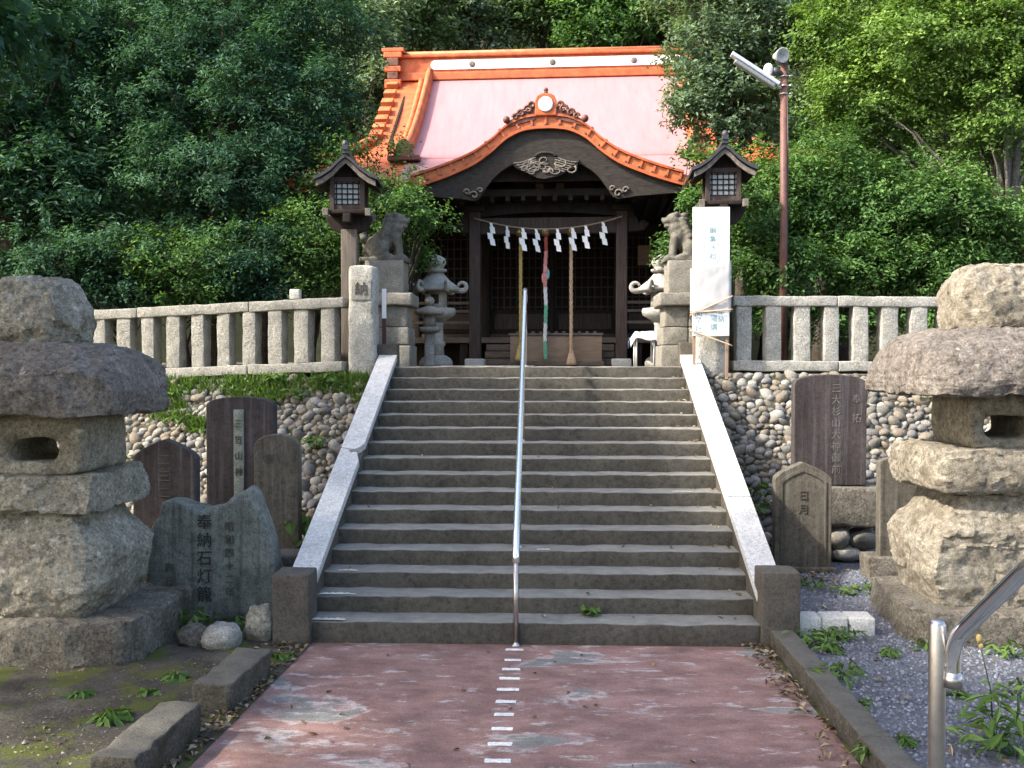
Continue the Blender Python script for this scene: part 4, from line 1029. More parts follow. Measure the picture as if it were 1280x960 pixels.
# eaves
for s_ in (-1, 1):
    m = MB(); A = [(s_ * x, EVZ + lift(x, 1)) for x in np.linspace(2.3, 5.7, 14)]; m.strip([(x, z + .02) for x, z in A], [(x, z - .14) for x, z in A], EVY - .03, EVY + .03); m.build('eave_board', M['orange_edge'], hall)
m = MB(); m.box(-5.3, 5.3, EVY + .1, 2 * RY - EVY - .1, EVZ - .32, EVZ - .18); m.build('soffit', M['dark_wood'], hall)
for k in range(34):
    x = -5.2 + 10.4 * k / 33; m = MB(); m.box(x - .04, x + .04, EVY + .05, 2.0, EVZ - .42, EVZ - .325); m.build('rafter', M['dark_wood'], hall)
# top ridge
m = MB(); m.box(-3.85, 3.85, RY - .17, RY + .17, RZ - .1, RZ + .09); m.build('ridge_base', M['orange_roof'], hall, bevel=.02)
m = MB(); m.box(-3.8, 3.8, RY - .13, RY + .13, RZ + .09, RZ + .44); m.build('ridge_wall', M['orange_roof'], hall)
m = MB(); e = .115; L_ = 2.9; m.prism([(-L_ - e * math.sin(t), RZ + .265 + e * math.cos(t)) for t in np.linspace(0, math.pi, 9)] + [(L_ + e * math.sin(t), RZ + .265 - e * math.cos(t)) for t in np.linspace(0, math.pi, 9)], RY - .155, RY - .125); band = m.build('white_band', M['white_band'], hall)
for x in (-2.0, -.05, 1.9):
    m = MB(); m.lathe([(.075, 0), (.075, .012), (.05, .02)], 14); m.V = [Vector((x + v.x, RY - .157 - v.z, RZ + .265 + v.y)) for v in m.V]; m.build('crest', M['carving'], band, True)
m = MB(); m.box(-3.95, 3.95, RY - .2, RY + .2, RZ + .44, RZ + .53); m.build('ridge_cap', M['orange_roof'], hall, bevel=.03)
m = MB(); m.tube([(-3.95, RY, RZ + .57), (3.95, RY, RZ + .57)], .07, 10); m.build('ridge_roll', M['orange_edge'], hall, True)
for s_ in (-1, 1):
    for z0, z1, w in ((-.32, -.10, .20), (-.10, .08, .13), (.08, .22, .2), (.22, .42, .14), (.42, .56, .22), (.56, .66, .27)):
        m = MB(); m.box(s_ * 3.92 - w, s_ * 3.92 + w, RY - .32, RY + .32, RZ + z0 + .004, RZ + z1); m.build('ridge_end_block', M['orange_roof'] if w > .15 else M['ridge_dark'], hall, bevel=.02)

# body of the hall: floor, posts, lattice doors, steps
m = MB(); m.box(-3.6, 3.6, 1.2, 8.6, .50, .62); m.build('veranda_floor', M['stair_wood'], hall, bevel=.01)
m = MB(); m.box(-3.5, 3.5, 2.3, 8.4, 0, .5); m.build('foundation', M['dark_wood'], hall)
for x in (-3.4, -1.9, 1.9, 3.4):
    rbox('floor_post', M['dark_wood'], hall, (x, 1.35, .25), (.09, .09, .25), .01, .3)
WY = 2.6
for x in (-3.2, -1.55, -.02, 1.55, 3.2): rbox('wall_post', M['dark_wood'], hall, (x, WY, 2.15), (.10 if abs(x) > .5 else .06, .1, 1.53), .015, .5)
m = MB(); m.box(-3.3, 3.3, WY - .07, WY + .07, 3.0, 3.25); m.build('lintel', M['dark_wood'], hall, bevel=.01)
m = MB(); m.box(-3.3, 3.3, WY - .07, WY + .07, .62, .74); m.build('sill', M['wood'], hall, bevel=.01)
m = MB(); m.box(-3.2, 3.2, WY + .13, 7.8, .63, 3.55); m.build('inner_room', M['dark_wood'], hall)
for x0, x1 in ((-3.1, -1.65), (-1.45, -.08), (.04, 1.45), (1.65, 3.1)):
    d = MB(); d.box(x0, x1, WY - .03, WY + .03, .75, 1.3); door = d.build('door_panel', M['dark_wood'], hall, bevel=.01)
    m = MB(); m.box(x0 + .01, x1 - .01, WY + .035, WY + .05, 1.3, 3.0); m.build('door_screen', M['dark_wood'], door)
    n = 9
    for k in range(n + 1):
        x = x0 + .03 + (x1 - x0 - .06) * k / n; m = MB(); m.box(x - .014, x + .014, WY - .025, WY + .03, 1.301, 2.999); m.build('lattice_bar', M['wood'], door)
    for k in range(8):
        z = 1.36 + 1.58 * k / 7; m = MB(); m.box(x0 + .02, x1 - .02, WY - .028, WY - .001, z - .014, z + .014); m.build('lattice_bar', M['wood'], door)
    m = MB(); m.box(x0 + .1, x1 - .1, WY - .04, WY - .031, .85, 1.2); m.build('panel_board', M['wood'], door, bevel=.004)
for k in range(3):
    m = MB(); m.box(-1.38, 1.38, .55 + .22 * k, 1.24, .02 + .155 * k, .155 * (k + 1)); m.build('wooden_step', M['stair_wood'], hall, bevel=.012)
for s_ in (-1, 1):
    for z in (.95, 1.2, 1.38):
        m = MB(); m.box(min(s_ * 1.55, s_ * 3.5), max(s_ * 1.55, s_ * 3.5), 1.25, 1.32, z - .03, z + .03); m.build('veranda_rail', M['stair_wood'], hall)
    for x in (1.55, 2.5, 3.45):
        m = MB(); m.box(s_ * x - .05, s_ * x + .05, 1.23, 1.34, .622, 1.5); m.build('rail_post', M['wood'], hall)
m = MB(); m.box(1.95, 2.25, 2.46, 2.5, 2.3, 2.75); m.build('wall_notice', M['box_wood'], hall)

# offering box, sacred rope with streamers, bell ropes
c = hall.matrix_basis if False else Matrix.Translation(hall.location) @ Matrix.Rotation(hall.rotation_euler.z, 4, 'Z')
hw_ = lambda x, y, z: c @ Vector((x, y, z))
ob = thing('offering_box', 'wide brown wooden offering box at the foot of the shrine steps', 'offering box', hw_(.16, .35, 0), hall.rotation_euler.z)
bx = rbox('box', M['box_wood'], ob, (0, 0, .36), (.95, .19, .27), .012, .4, .0)
rbox('plinth', M['stair_wood'], ob, (0, 0, .05), (.99, .23, .05), .01, .4)
m = MB(); m.box(-.98, .98, -.22, .22, .632, .68); m.build('top_frame', M['carving'], ob, bevel=.01)
for k in range(11):
    m = MB(); x = -.8 + .16 * k; m.box(x - .03, x + .03, -.18, .18, .682, .72); m.build('top_slat', M['stair_wood'], ob)
rp = thing('sacred_rope', 'thin straw rope with eight white zigzag paper streamers under the porch beam', 'rope', hw_(0, -.2, 3.12), hall.rotation_euler.z)
def sag(x): return -.34 + .24 * (abs(x) / 1.5) ** 2.0
m = MB(); xs_ = np.linspace(-1.5, 1.5, 30); m.tube([(x, 0, sag(x)) for x in xs_], .014, 7); m.build('rope', M['rope'], rp, True)
for k, x in enumerate((-1.16, -.82, -.51, -.25, .20, .49, .77, 1.11)):
    tw = [.2, -.5, .1, .6, -.2, .4, -.1, .3][k]; m = MB(); px_, pz_ = 0, 0
    R = Matrix.Rotation(tw, 3, 'Z'); w = .075
    for j, (dx, dz, ww) in enumerate(((0, .10, .03), (.022, .15, .05), (-.02, .15, .055), (.024, .15, .05))):
        yy_ = -.016 - .012 * (j % 2)
        q = [Vector((dx - ww, yy_, pz_)), Vector((dx + ww, yy_ - .01, pz_ - .015)), Vector((dx + ww + .02, yy_ - .025, pz_ - dz)), Vector((dx - ww + .02, yy_ - .012, pz_ - dz + .02))]
        q += [v + Vector((0, .004, 0)) for v in q]
        m.add([R @ v + Vector((x, 0, sag(x))) for v in q], [(0, 1, 2, 3), (7, 6, 5, 4), (0, 4, 5, 1), (1, 5, 6, 2), (2, 6, 7, 3), (3, 7, 4, 0)]); pz_ -= dz * .82
    m.build('paper_streamer', M['paper'], rp)
def bell_rope(label, u, mats, bot, tassel, seed):
    o = P(u, 300, Y=HY - .02); lx = (c.inverted() @ o).x
    t = thing('bell_rope', label, 'bell rope', hw_(lx, -.03, bot), hall.rotation_euler.z, 'bell ropes hanging in the porch')
    top = 2.72 - bot; rr = random.Random(seed); segs = len(mats)
    for k, mt in enumerate(mats):
        z1, z0 = top - (top - .12) * k / segs, top - (top - .12) * (k + 1) / segs
        m = MB(); pts = [(.012 * math.sin(5 * z + seed), .012 * math.cos(4 * z + seed), z) for z in np.linspace(z1, z0, 8)]
        for j in range(3):
            m.tube([(p[0] + .02 * math.cos(p[2] * 16 + j * 2.1), p[1] + .02 * math.sin(p[2] * 16 + j * 2.1), p[2]) for p in [Vector(pts[0]).lerp(Vector(pts[-1]), i / 40) for i in range(41)]], .022, 5)
        m.build('rope' if segs == 1 else 'cloth_strip', M[mt], t, True)
    if tassel:
        m = MB(); m.lathe([(.035, .30), (.045, .26), (.07, .18), (.10, .06), (.115, 0), (.09, -.01)], 12); m.build('tassel', M[tassel], t, True)
    m = MB(); m.ell((0, 0, top + .02), (.10, .10, .10), 14, 10); m.tube([(0, 0, top + .1), (0, 0, top + .2)], .02, 8); b = m.build('bell', M['brass'], t, True)
    return t
bell_rope('plain yellow bell rope with a straw tassel, behind the stair handrail top', 650, ['yellow_rope'], .12, 'yellow_rope', 1)
t = bell_rope('striped bell rope of red, pink, white and green cloth in front of the offering box', 682, ['red_cloth', 'pink_cloth', 'pink_cloth', 'white_cloth', 'green_cloth', 'white_cloth', 'green_cloth'], .02, None, 2)
m = MB(); m.ell((0, -.02, 1.95), (.05, .04, .09), 10, 8); m.ell((.03, -.02, 1.82), (.025, .02, .08)); m.ell((-.05, -.02, 1.78), (.03, .03, .1)); m.build('knot', M['pink_cloth'], t, True)
m = MB(); m.ell((.06, -.03, 1.86), (.025, .02, .10)); m.build('ribbon', M['teal_cloth'], t, True)
bell_rope('thick tan bell rope ending in a pink and white tassel', 714.5, ['tan_rope'], .03, 'tan_rope', 3)

# ------------------------------------------------------------------ wooden lanterns on posts
def wood_lantern(label, u, Y, vroof, seed):
    p = P(u, 400, Y=Y); S = (Y + 9.25) / F; base = TOPZ - .02; t = thing('wooden_lantern', label, 'lantern', (p.x, Y, base), math.radians(seed))
    za = P(u, vroof, Y=Y).z - base; w = 39 * S; hb = .52
    rbox('post', M['post_wood'], t, (0, 0, (za - 1.12) / 2), (.125, .1, (za - 1.12) / 2), .012, .5)
    m = MB(); m.prism([(-.36, za - .98), (-.36, za - .90), (.36, za - .90), (.36, za - .98), (.27, za - 1.12), (.1, za - 1.2), (-.1, za - 1.2), (-.27, za - 1.12)], -.06, .06); m.build('bracket', M['dark_wood'], t, bevel=.015)
    m = MB(); m.prism([(-.3, za - .975), (-.3, za - .905), (.3, za - .905), (.3, za - .975), (.2, za - 1.1), (-.2, za - 1.1)], -.3, .3, 'yz' ) if False else m.box(-.06, .06, -.34, .34, za - 1.04, za - .905); m.build('bracket', M['dark_wood'], t, bevel=.015)
    rbox('tray', M['dark_wood'], t, (0, 0, za - .87), (.30, .30, .03), .008, .3)
    for sx in (-1, 1):
        for sy in (-1, 1):
            m = MB(); m.box(sx * .33 - .045, sx * .33 + .045, sy * .30 - .03, sy * .30 + .03, za - .94, za - .82); m.build('corner_nose', M['white_cloth'] if False else M['carving'], t, bevel=.01)
            m = MB(); m.box(sx * .235 - .035, sx * .235 + .035, sy * .235 - .035, sy * .235 + .035, za - .84, za - .30); m.build('corner_post', M['wood'], t, bevel=.006)
    for ax in range(2):
        for s_ in (-1, 1):
            def bx_(a0, a1, b0, b1, z0, z1):
                q = MB()
                if ax == 0: q.box(a0, a1, min(s_ * b0, s_ * b1), max(s_ * b0, s_ * b1), z0, z1)
                else: q.box(min(s_ * b0, s_ * b1), max(s_ * b0, s_ * b1), a0, a1, z0, z1)
                return q
            sc_ = bx_(-.2, .2, .205, .215, za - .84, za - .33).build('paper_screen', M['shoji'], t)
            for k in range(5):
                x = -.17 + .085 * k; bx_(x - .008, x + .008, .216, .236, za - .76, za - .401).build('muntin', M['dark_wood'], sc_)
            for k in range(5):
                z = za - .75 + .082 * k; bx_(-.198, .198, .217, .232, z - .008, z + .008).build('muntin', M['dark_wood'], sc_)
            bx_(-.199, .199, .216, .25, za - .839, za - .762).build('bottom_rail', M['wood'], sc_); bx_(-.199, .199, .216, .25, za - .40, za - .33).build('top_rail', M['wood'], sc_)
    # roof: gable with concave slopes, eave boards pale
    cur = [(-w, -.35), (-w * .75, -.30), (-w * .45, -.20), (-w * .18, -.07), (0, .0), (w * .18, -.07), (w * .45, -.20), (w * .75, -.30), (w, -.35)]
    m = MB(); m.strip([(x, za + z) for x, z in cur], [(x, za + z - .055) for x, z in cur], -.46, .46); m.build('roof', M['dark_metal'], t)
    m = MB(); m.strip([(x * .93, za + z - .062) for x, z in cur], [(x * .93, za + z - .145) for x, z in cur], -.42, -.385); m.build('bargeboard', M['carving'], t)
    m = MB(); m.strip([(x * .93, za + z - .062) for x, z in cur], [(x * .93, za + z - .145) for x, z in cur], .385, .42); m.build('bargeboard', M['carving'], t)
    m = MB(); m.strip([(x * .9, za + z - .07) for x, z in cur], [(x * .9, za + z - .11) for x, z in cur], -.38, .38); m.build('soffit', M['dark_wood'], t)
    m = MB(); m.prism([(-.25, za - .32), (.25, za - .32), (.1, za - .14), (-.1, za - .14)], -.22, .22); m.build('gable_block', M['dark_wood'], t)
    m = MB(); m.box(-.05, .05, -.48, .48, za - .005, za + .05); m.box(-.045, .045, -.5, -.40, za + .05, za + .12); m.ell((0, -.45, za + .14), (.05, .05, .06)); m.build('ridge', M['dark_metal'], t)
    return t
wood_lantern('dark wooden post lantern rising behind the stone gate post with one character', 437.5, 6.35, 199, 3)
wood_lantern('dark wooden post lantern rising behind the white notice board', 901, 6.35, 187, -3)

# ------------------------------------------------------------------ lion-dog statues
def lion(parent, face, mat):
    m = MB(); E_ = m.ell
    E_((-.17, 0, .20), (.21, .17, .20)); E_((-.05, 0, .30), (.22, .16, .20), rot=(0, -.7, 0)); E_((.10, 0, .40), (.15, .16, .20)); E_((.15, 0, .52), (.14, .15, .14))
    for s_ in (-1, 1):
        m.tube([(.16, s_ * .09, .36), (.20, s_ * .10, .18), (.21, s_ * .10, .05)], [.075, .055, .055], 10); E_((.25, s_ * .10, .035), (.09, .06, .045))
        E_((-.10, s_ * .15, .16), (.17, .07, .16)); E_((.03, s_ * .16, .04), (.12, .06, .045)); E_((.16, s_ * .13, .73), (.05, .03, .045), rot=(0, .4, 0))
        for k in range(5): E_((.06 - .03 * k, s_ * (.13 + .01 * k), .64 - .07 * k), (.055, .045, .05))
        E_((.27, s_ * .06, .69), (.045, .04, .03))
    E_((.17, 0, .65), (.155, .145, .125)); E_((.28, 0, .63), (.10, .115, .06)); E_((.27, 0, .55), (.08, .10, .04)); E_((.36, 0, .665), (.035, .05, .03))
    for k in range(6): E_((.02 - .02 * k, 0, .72 - .075 * k), (.065, .09, .055))
    for k in range(4): E_((-.33 - .02 * k, .05 * math.sin(k * 2), .16 + .09 * k), (.07, .08, .08))
    E_((-.38, 0, .46), (.05, .06, .09)); m.box(-.42, .36, -.21, .21, -.06, .02)
    if face < 0: m.V = [Vector((-v.x, v.y, v.z)) for v in m.V]; m.F = [f[::-1] for f in m.F]
    o = m.build('t', mat, None, fix=False); md = o.modifiers.new('r', 'REMESH'); md.mode = 'VOXEL'; md.voxel_size = .018
    sm = o.modifiers.new('s', 'SMOOTH'); sm.iterations = 3
    dg = bpy.context.evaluated_depsgraph_get(); me = bpy.data.meshes.new_from_object(o.evaluated_get(dg)); bpy.data.objects.remove(o)
    me.name = 'statue'; me.polygons.foreach_set('use_smooth', [True] * len(me.polygons))
    if not me.materials: me.materials.append(mat)
    return link(bpy.data.objects.new('statue', me), parent)
def guardian(label, u, Y, face, seed):
    p = P(u, 450, Y=Y); t = thing('guardian_lion', label, 'statue', (p.x, Y, TOPZ - .02)); M1 = M['pedestal']
    k = (Y + 9.25) / F; z = lambda v: P(u, v, Y=Y).z - TOPZ + .02
    z0 = z(384)
    rbox('plinth_stone', M1, t, (-.22, 0, z(432) / 2), (.215, .42, z(432) / 2 - .003), .02, .15, .012, 4, seed); rbox('plinth_stone', M1, t, (.22, 0, z(432) / 2), (.215, .42, z(432) / 2 - .003), .02, .15, .012, 4, seed + 1)
    for s_ in (-1, 1):
        rbox('plinth_stone', M1, t, (s_ * .205, 0, (z(432) + z(410)) / 2), (.202, .39, (z(410) - z(432)) / 2 - .003), .02, .15, .01, 4, seed + 2 + s_)
        rbox('plinth_stone', M1, t, (s_ * .185, 0, (z(410) + z0) / 2), (.182, .36, (z0 - z(410)) / 2 - .003), .02, .15, .01, 4, seed + 5 + s_)
    rbox('cornice', M['pedestal'], t, (0, 0, (z0 + z(368)) / 2), (.47, .46, (z(368) - z0) / 2), .03, .12, .012, 4, seed + 8)
    b = rbox('upper_block', M1, t, (0, 0, (z(368) + z(328)) / 2), (.31, .30, (z(328) - z(368)) / 2 + .003), .02, .12, .008, 4, seed + 9)
    s_ = lion(t, face, M['lion_stone']); s_.location = (0, 0, z(328) + .05); s_.scale = (1.0, 1, .98)
    return t
guardian('seated stone lion-dog on a tall pedestal behind the stone gate post with one character', 484, 6.9, 1, 2)
guardian('seated stone lion-dog on a tall pedestal half hidden by the white notice board', 856, 6.9, -1, 14)

# ------------------------------------------------------------------ carved garden lanterns near the hall
def garden_lantern(label, u, Y, vtop, mat, S=1.0, small=False):
    p = P(u, 450, Y=Y); H = P(u, vtop, Y=Y).z - TOPZ + .02; t = thing('garden_lantern', label, 'stone lantern', (p.x, Y, TOPZ - .02)); mt = M[mat]; k = H / 2.02; q = k * S
    L_ = lambda name, prof, n=24, sq=0, rot=0: (lambda m: m.build(name, mt, t, True))(MB().lathe([(r * q, z * k) for r, z in prof], n, (0, 0, 0), sq, rot))
    if small:
        L_('shaft', [(.20, 0), (.20, .1), (.135, .14), (.13, .95)], 20, .75); L_('platform', [(.13, .95), (.27, 1.02), (.30, 1.06), (.30, 1.13), (.2, 1.15)], 20, .7)
        L_('fire_box', [(.17, 1.15), (.16, 1.48)], 16, .8); L_('cap', [(.2, 1.47), (.40, 1.50), (.42, 1.56), (.36, 1.62), (.2, 1.70), (.08, 1.74)], 28); L_('finial', [(.06, 1.74), (.13, 1.80), (.15, 1.9), (.09, 1.98), (.01, 2.02)], 16)
        return t
    L_('base', [(.30, 0), (.30, .10), (.26, .16), (.17, .22)], 24)
    L_('shaft', [(.15, .21), (.14, .36), (.17, .40), (.17, .44), (.135, .48), (.13, .75), (.15, .80)], 20)
    L_('platform', [(.14, .80), (.22, .86), (.34, .93), (.36, 1.0), (.34, 1.06), (.22, 1.07)], 6)
    m = MB(); fb = L_('fire_box', [(.20, 1.07), (.19, 1.36)], 6)
    for a in (0, math.pi):
        w = MB(); y = -.175 * q if a == 0 else .175 * q; w.box(-.07 * q, .07 * q, min(y, y * 1.03), max(y, y * 1.03), 1.13 * k, 1.30 * k); w.build('window', M['dark_wood'], fb)
    # cap with curled corners
    L_('cap', [(.2, 1.355), (.44, 1.36), (.46, 1.40), (.36, 1.47), (.24, 1.56), (.14, 1.68), (.10, 1.70)], 6)
    for a in range(6):
        th = a * math.pi / 3; d = Vector((math.cos(th), math.sin(th), 0)); w = MB(); pts = []
        for i in range(13):
            f = i / 12; ang = f * 4.4 - 1.4
            pts.append(d * (.47 + .075 * math.cos(ang)) * q + Vector((0, 0, (1.44 + .075 * math.sin(ang)) * k)))
        pts = [d * .30 * q + Vector((0, 0, 1.385 * k))] + pts
        w.tube(pts, [.05 * q] + [.05 * q - .0022 * q * i for i in range(13)], 8); w.build('corner_curl', mt, t, True)
    L_('finial', [(.10, 1.69), (.19, 1.71), (.20, 1.75), (.13, 1.77), (.15, 1.80), (.19, 1.86), (.17, 1.94), (.09, 1.99), (.015, 2.02)], 18)
    return t
garden_lantern('pale carved stone lantern with curled roof corners behind the leafy branch by the porch', 545, 8.4, 318, 'garden_stone', 1.0)
COL.objects[-1]
garden_lantern('small dark stone lantern with a flat round cap in front of the pale curled one', 537, 7.7, 370, 'pedestal', 1.0, True)
garden_lantern('pale carved stone lantern with curled roof corners, beside the lion-dog and the notice board', 827, 8.4, 318, 'garden_stone', 1.0)
# covered stand by the right lantern
p = P(805, 450, Y=8.0); tb = thing('folding_stand', 'white folding stand draped with a blue and white sheet beside the pale lantern', 'stand', (p.x, 8.0, TOPZ))
for sx in (-1, 1):
    for sy in (-1, 1):
        m = MB(); m.tube([(sx * .15, sy * .2, -.01), (sx * .15, sy * .2, .56)], .016, 8); m.build('leg', M['white_metal'], tb, True)
m = MB(); V = []; Fc = []
for j in range(9):
    for i in range(13):
        x = -.26 + .52 * i / 12; y = -.3 + .6 * j / 8; e = max(0, abs(x) - .17) * 2.2 + max(0, abs(y) - .22) * 2.2; V.append((x, y, .59 + .025 * math.sin(x * 14 + y * 9) - e * .7))
Fc = [(j * 13 + i, j * 13 + i + 1, (j + 1) * 13 + i + 1, (j + 1) * 13 + i) for j in range(8) for i in range(12)]
o = raw('sheet', V, Fc, [M['white_cloth'], M['blue_sheet']], tb, True); o.data.polygons.foreach_set('material_index', [1 if (k // 12) % 3 == 1 else 0 for k in range(len(Fc))])
so_ = o.modifiers.new('solid', 'SOLIDIFY'); so_.thickness = .008
m = MB(); m.box(-.17, .17, -.21, .21, .53, .565); m.build('tray', M['white_metal'], tb)

# ------------------------------------------------------------------ notice board, lamp pole, marker stake
Y = 5.22; a = P(866, 300, Y=Y); b = P(912, 300, Y=Y); zt = P(889, 259, Y=Y).z; zb = P(889, 420, Y=Y).z
nb = thing('notice_board', 'tall white notice board with faint columns of writing, wrapped in clear plastic', 'notice board', ((a.x + b.x) / 2, Y, TOPZ - .12))
w = (b.x - a.x) / 2; h0, h1 = zb - TOPZ + .12, zt - TOPZ + .12
rbox('board', M['paper'], nb, (0, 0, (h0 + h1) / 2), (w, .012, (h1 - h0) / 2), .004, .3)
for sx in (-1, 1):
    m = MB(); m.box(sx * (w - .03) - .02, sx * (w - .03) + .02, .014, .05, -.06, h1 - .1); m.build('stake', M['box_wood'], nb)
text_col('writing', 'このたび和楽を', M['faint_ink'], nb, w * .42, -.014, h1 - .26, .095, .118, .001)
text_col('writing', '編集き和しま会', M['blue_ink'], nb, .02, -.014, h1 - .26, .105, .128, .001)
text_col('writing', 'ごきすべり許し', M['faint_ink'], nb, -w * .38, -.014, h1 - .26, .09, .118, .001)
text_col('writing', '奉納', M['blue_ink'], nb, w * .55, -.014, h0 + .42, .10, .115, .001)
text_col('writing', '編陽講', M['blue_ink'], nb, w * .15, -.014, h0 + .45, .11, .125, .001)
text_col('writing', '年令', M['faint_ink'], nb, -w * .30, -.014, h0 + .42, .10, .115, .001)
text_col('writing', '関子社', M['blue_ink'], nb, -w * .68, -.014, h0 + .40, .12, .12, .001)
# crumpled wrap and cords
m = MB(); V = []; Fc = []; NI, NJ = 20, 12
for j in range(NJ + 1):
    for i in range(NI + 1):
        f = i / NI; x = -w * 1.12 + 2.24 * w * f; zc = h0 + .36 + .62 * j / NJ + .12 * f * (j / NJ - .1)
        V.append((x, -.022 - .02 * abs(noise.noise(Vector((x * 9, zc * 9, 1)))) - .02 * max(0, noise.noise(Vector((x * 4 - zc * 5, zc * 3, 7)))) + (.05 if f in (0, 1) else 0), zc))
Fc = [(j * (NI + 1) + i, j * (NI + 1) + i + 1, (j + 1) * (NI + 1) + i + 1, (j + 1) * (NI + 1) + i) for j in range(NJ) for i in range(NI)]
mm, n, l, pb = nodes_of('clear_plastic'); pb.inputs['Base Color'].default_value = (.5, .5, .5, 1); pb.inputs['Roughness'].default_value = .25; pb.inputs['Alpha'].default_value = .72
raw('plastic_wrap', V, Fc, mm, nb, True)
for z, dz in ((h0 + .36, .02), (h0 - .03, -.10), (h0 + .44, .12)):
    m = MB(); m.tube([(x, -.04 - .01 * math.sin(x * 9), z + dz * (x / w)) for x in np.linspace(-w * 1.15, w * 1.15, 12)], .011, 6); m.build('cord', M['tan_rope'], nb, True)

p = P(978, 440, Y=6.6); lp = thing('lamp_pole', 'rusty brown pole carrying a fluorescent street lamp and a round loudspeaker', 'lamp pole', (p.x, 6.6, TOPZ - .03))
zz = lambda v: P(978, v, Y=6.6).z - TOPZ + .03; K = 15.85 / F
m = MB(); m.tube([(0, 0, 0), (.01, 0, 2), (0, 0, zz(78))], [.066, .064, .056], 14); m.build('pole', M['brown_paint'], lp, True)
m = MB(); m.tube([(0, 0, zz(78)), (0, 0, zz(76))], .066, 14); m.build('pole_cap', M['dark_metal'], lp, True)
e0 = Vector((-8 * K, -.05, zz(109))); e1 = Vector((-69 * K, -.25, zz(75))); d = (e1 - e0).normalized(); nn = Vector((d.z, 0, -d.x)) * -1
def barbox(A, B, wy, up0, up1):
    m = MB(); V = []
    for p in (A, B):
        for y, u in ((-wy, up0), (wy, up0), (wy, up1), (-wy, up1)): V.append(p + Vector((0, y, 0)) + Vector((-d.z, 0, d.x)).normalized() * -u)
    m.add(V, [(0, 1, 2, 3), (7, 6, 5, 4), (0, 4, 5, 1), (1, 5, 6, 2), (2, 6, 7, 3), (3, 7, 4, 0)]); return m
lamp = barbox(e0, e1, .07, .0, .06).build('lamp_housing', M['white_metal'], lp, bevel=.012)
barbox(e0 + d * .05, e1 - d * .1, .06, -.07, -.002).build('diffuser', M['grey_horn'], lamp, bevel=.02)
m = MB(); m.tube([Vector((0, 0, zz(112))), e0 + d * .03], .022, 8); m.build('arm', M['dull_steel'], lp, True)
hc = Vector((-8 * K, -.08, zz(72)))
m = MB(); m.lathe([(.02, .14), (.05, .10), (.08, 0), (.115, -.10), (.12, -.12), (.10, -.12), (.03, -.05)], 20); R = Euler((math.radians(-80), 0, math.radians(20))).to_matrix() ; m.V = [hc + R @ v for v in m.V]; horn = m.build('loudspeaker', M['grey_horn'], lp, True)
m = MB(); m.tube([hc + Vector((0, .12, -.05)), (0, 0, zz(84))], .02, 8); m.build('speaker_bracket', M['dark_metal'], lp, True)
m = MB(); m.ell((-20 * K, -.06, zz(88)), (.075, .075, .095), 16, 12); bulb = m.build('floodlight_bulb', M['white_band'], lp, True)
m = MB(); m.tube([(-14.5 * K, -.055, zz(89)), (-9 * K, -.05, zz(91)), (0, 0, zz(94))], [.06, .055, .03], 12); m.build('floodlight_holder', M['dark_metal'], lp, True)
for v in (96, 108, 118):
    m = MB(); m.tube([(.0, .0, zz(v) - .01), (0, 0, zz(v) + .012)], .074, 14); m.tube([(.07, -.02, zz(v)), (.13, -.03, zz(v) + .01)], .018, 6); m.build('clamp', M['dull_steel'], lp, True)
m = MB(); m.tube([(.04, -.07, zz(120)), (.066, -.03, zz(200)), (.066, -.03, zz(430))], .008, 5); m.build('cable', M['dark_metal'], lp, True)

p = P(476.5, 430, Y=5.62); z0 = 2.55; zt_ = P(476, 361, Y=5.62).z; zm = P(476, 397, Y=5.62).z
mk = thing('marker_stake', 'thin stake, white above and dark red below, beside the gate post', 'stake', (p.x + .0, 5.9, z0))
m = MB(); m.box(-.03, .03, -.03, .03, 0, zm - z0); m.build('lower_half', M['maroon'], mk, bevel=.004)
m = MB(); m.box(-.03, .03, -.03, .03, zm - z0 + .001, zt_ - z0 + .02); m.build('upper_half', M['white_band'], mk, bevel=.004)
p = P(369.5, 368, Y=5.78)
pb_ = rbox('boundary_block', M['pale_stone'], None, (p.x, 5.78, p.z + .0), (.075, .07, .075), .01, .06, .002); tag(pb_, 'small white square block sitting on the stone fence rail', 'block')

# ------------------------------------------------------------------ trees
def B(u, v, Y, ru, rv, ry=None):
    p = P(u, v, Y=Y); k = (Y + 9.25) / F
    return (p.x, Y, p.z, ru * k, ry if ry else (ru + rv) * .5 * k, rv * k)
def root(u, Y, z=TOPZ): p = P(u, 450, Y=Y); return (p.x, Y, z)
tree('evergreen_tree', 'dark feathery evergreen with forked limbs behind the weathered stone fence', root(272, 8.6), 4.6, .16,
     [B(270, 60, 9.0, 120, 110), B(180, 150, 8.6, 90, 80), B(360, 130, 8.6, 85, 95), B(270, 230, 8.2, 130, 75), B(150, 40, 9.2, 80, 70), B(390, 30, 9.2, 75, 60), B(270, -20, 9.4, 100, 40)],
     'leaf_dark', 1, .40, 120, (.10, .034), 1.05, droop=.5, up=.5, flat=.5, limbs=30)
tree('evergreen_tree', 'gloomy broad evergreen growing above the left-hand big lantern finial', root(20, 8.2), 4.4, .2,
     [B(30, 90, 8.6, 120, 120), B(-60, 200, 8.2, 120, 120), B(80, 230, 8.0, 95, 80), B(10, -10, 9, 120, 50)], 'leaf_dark', 2, .42, 70, (.15, .05), 1.0, droop=.4, limbs=20)
shr = [(150, 318, 7.3, 75, 48), (235, 322, 7.2, 80, 44), (320, 315, 7.2, 70, 48), (395, 300, 7.4, 55, 55), (60, 330, 7.3, 70, 50)]
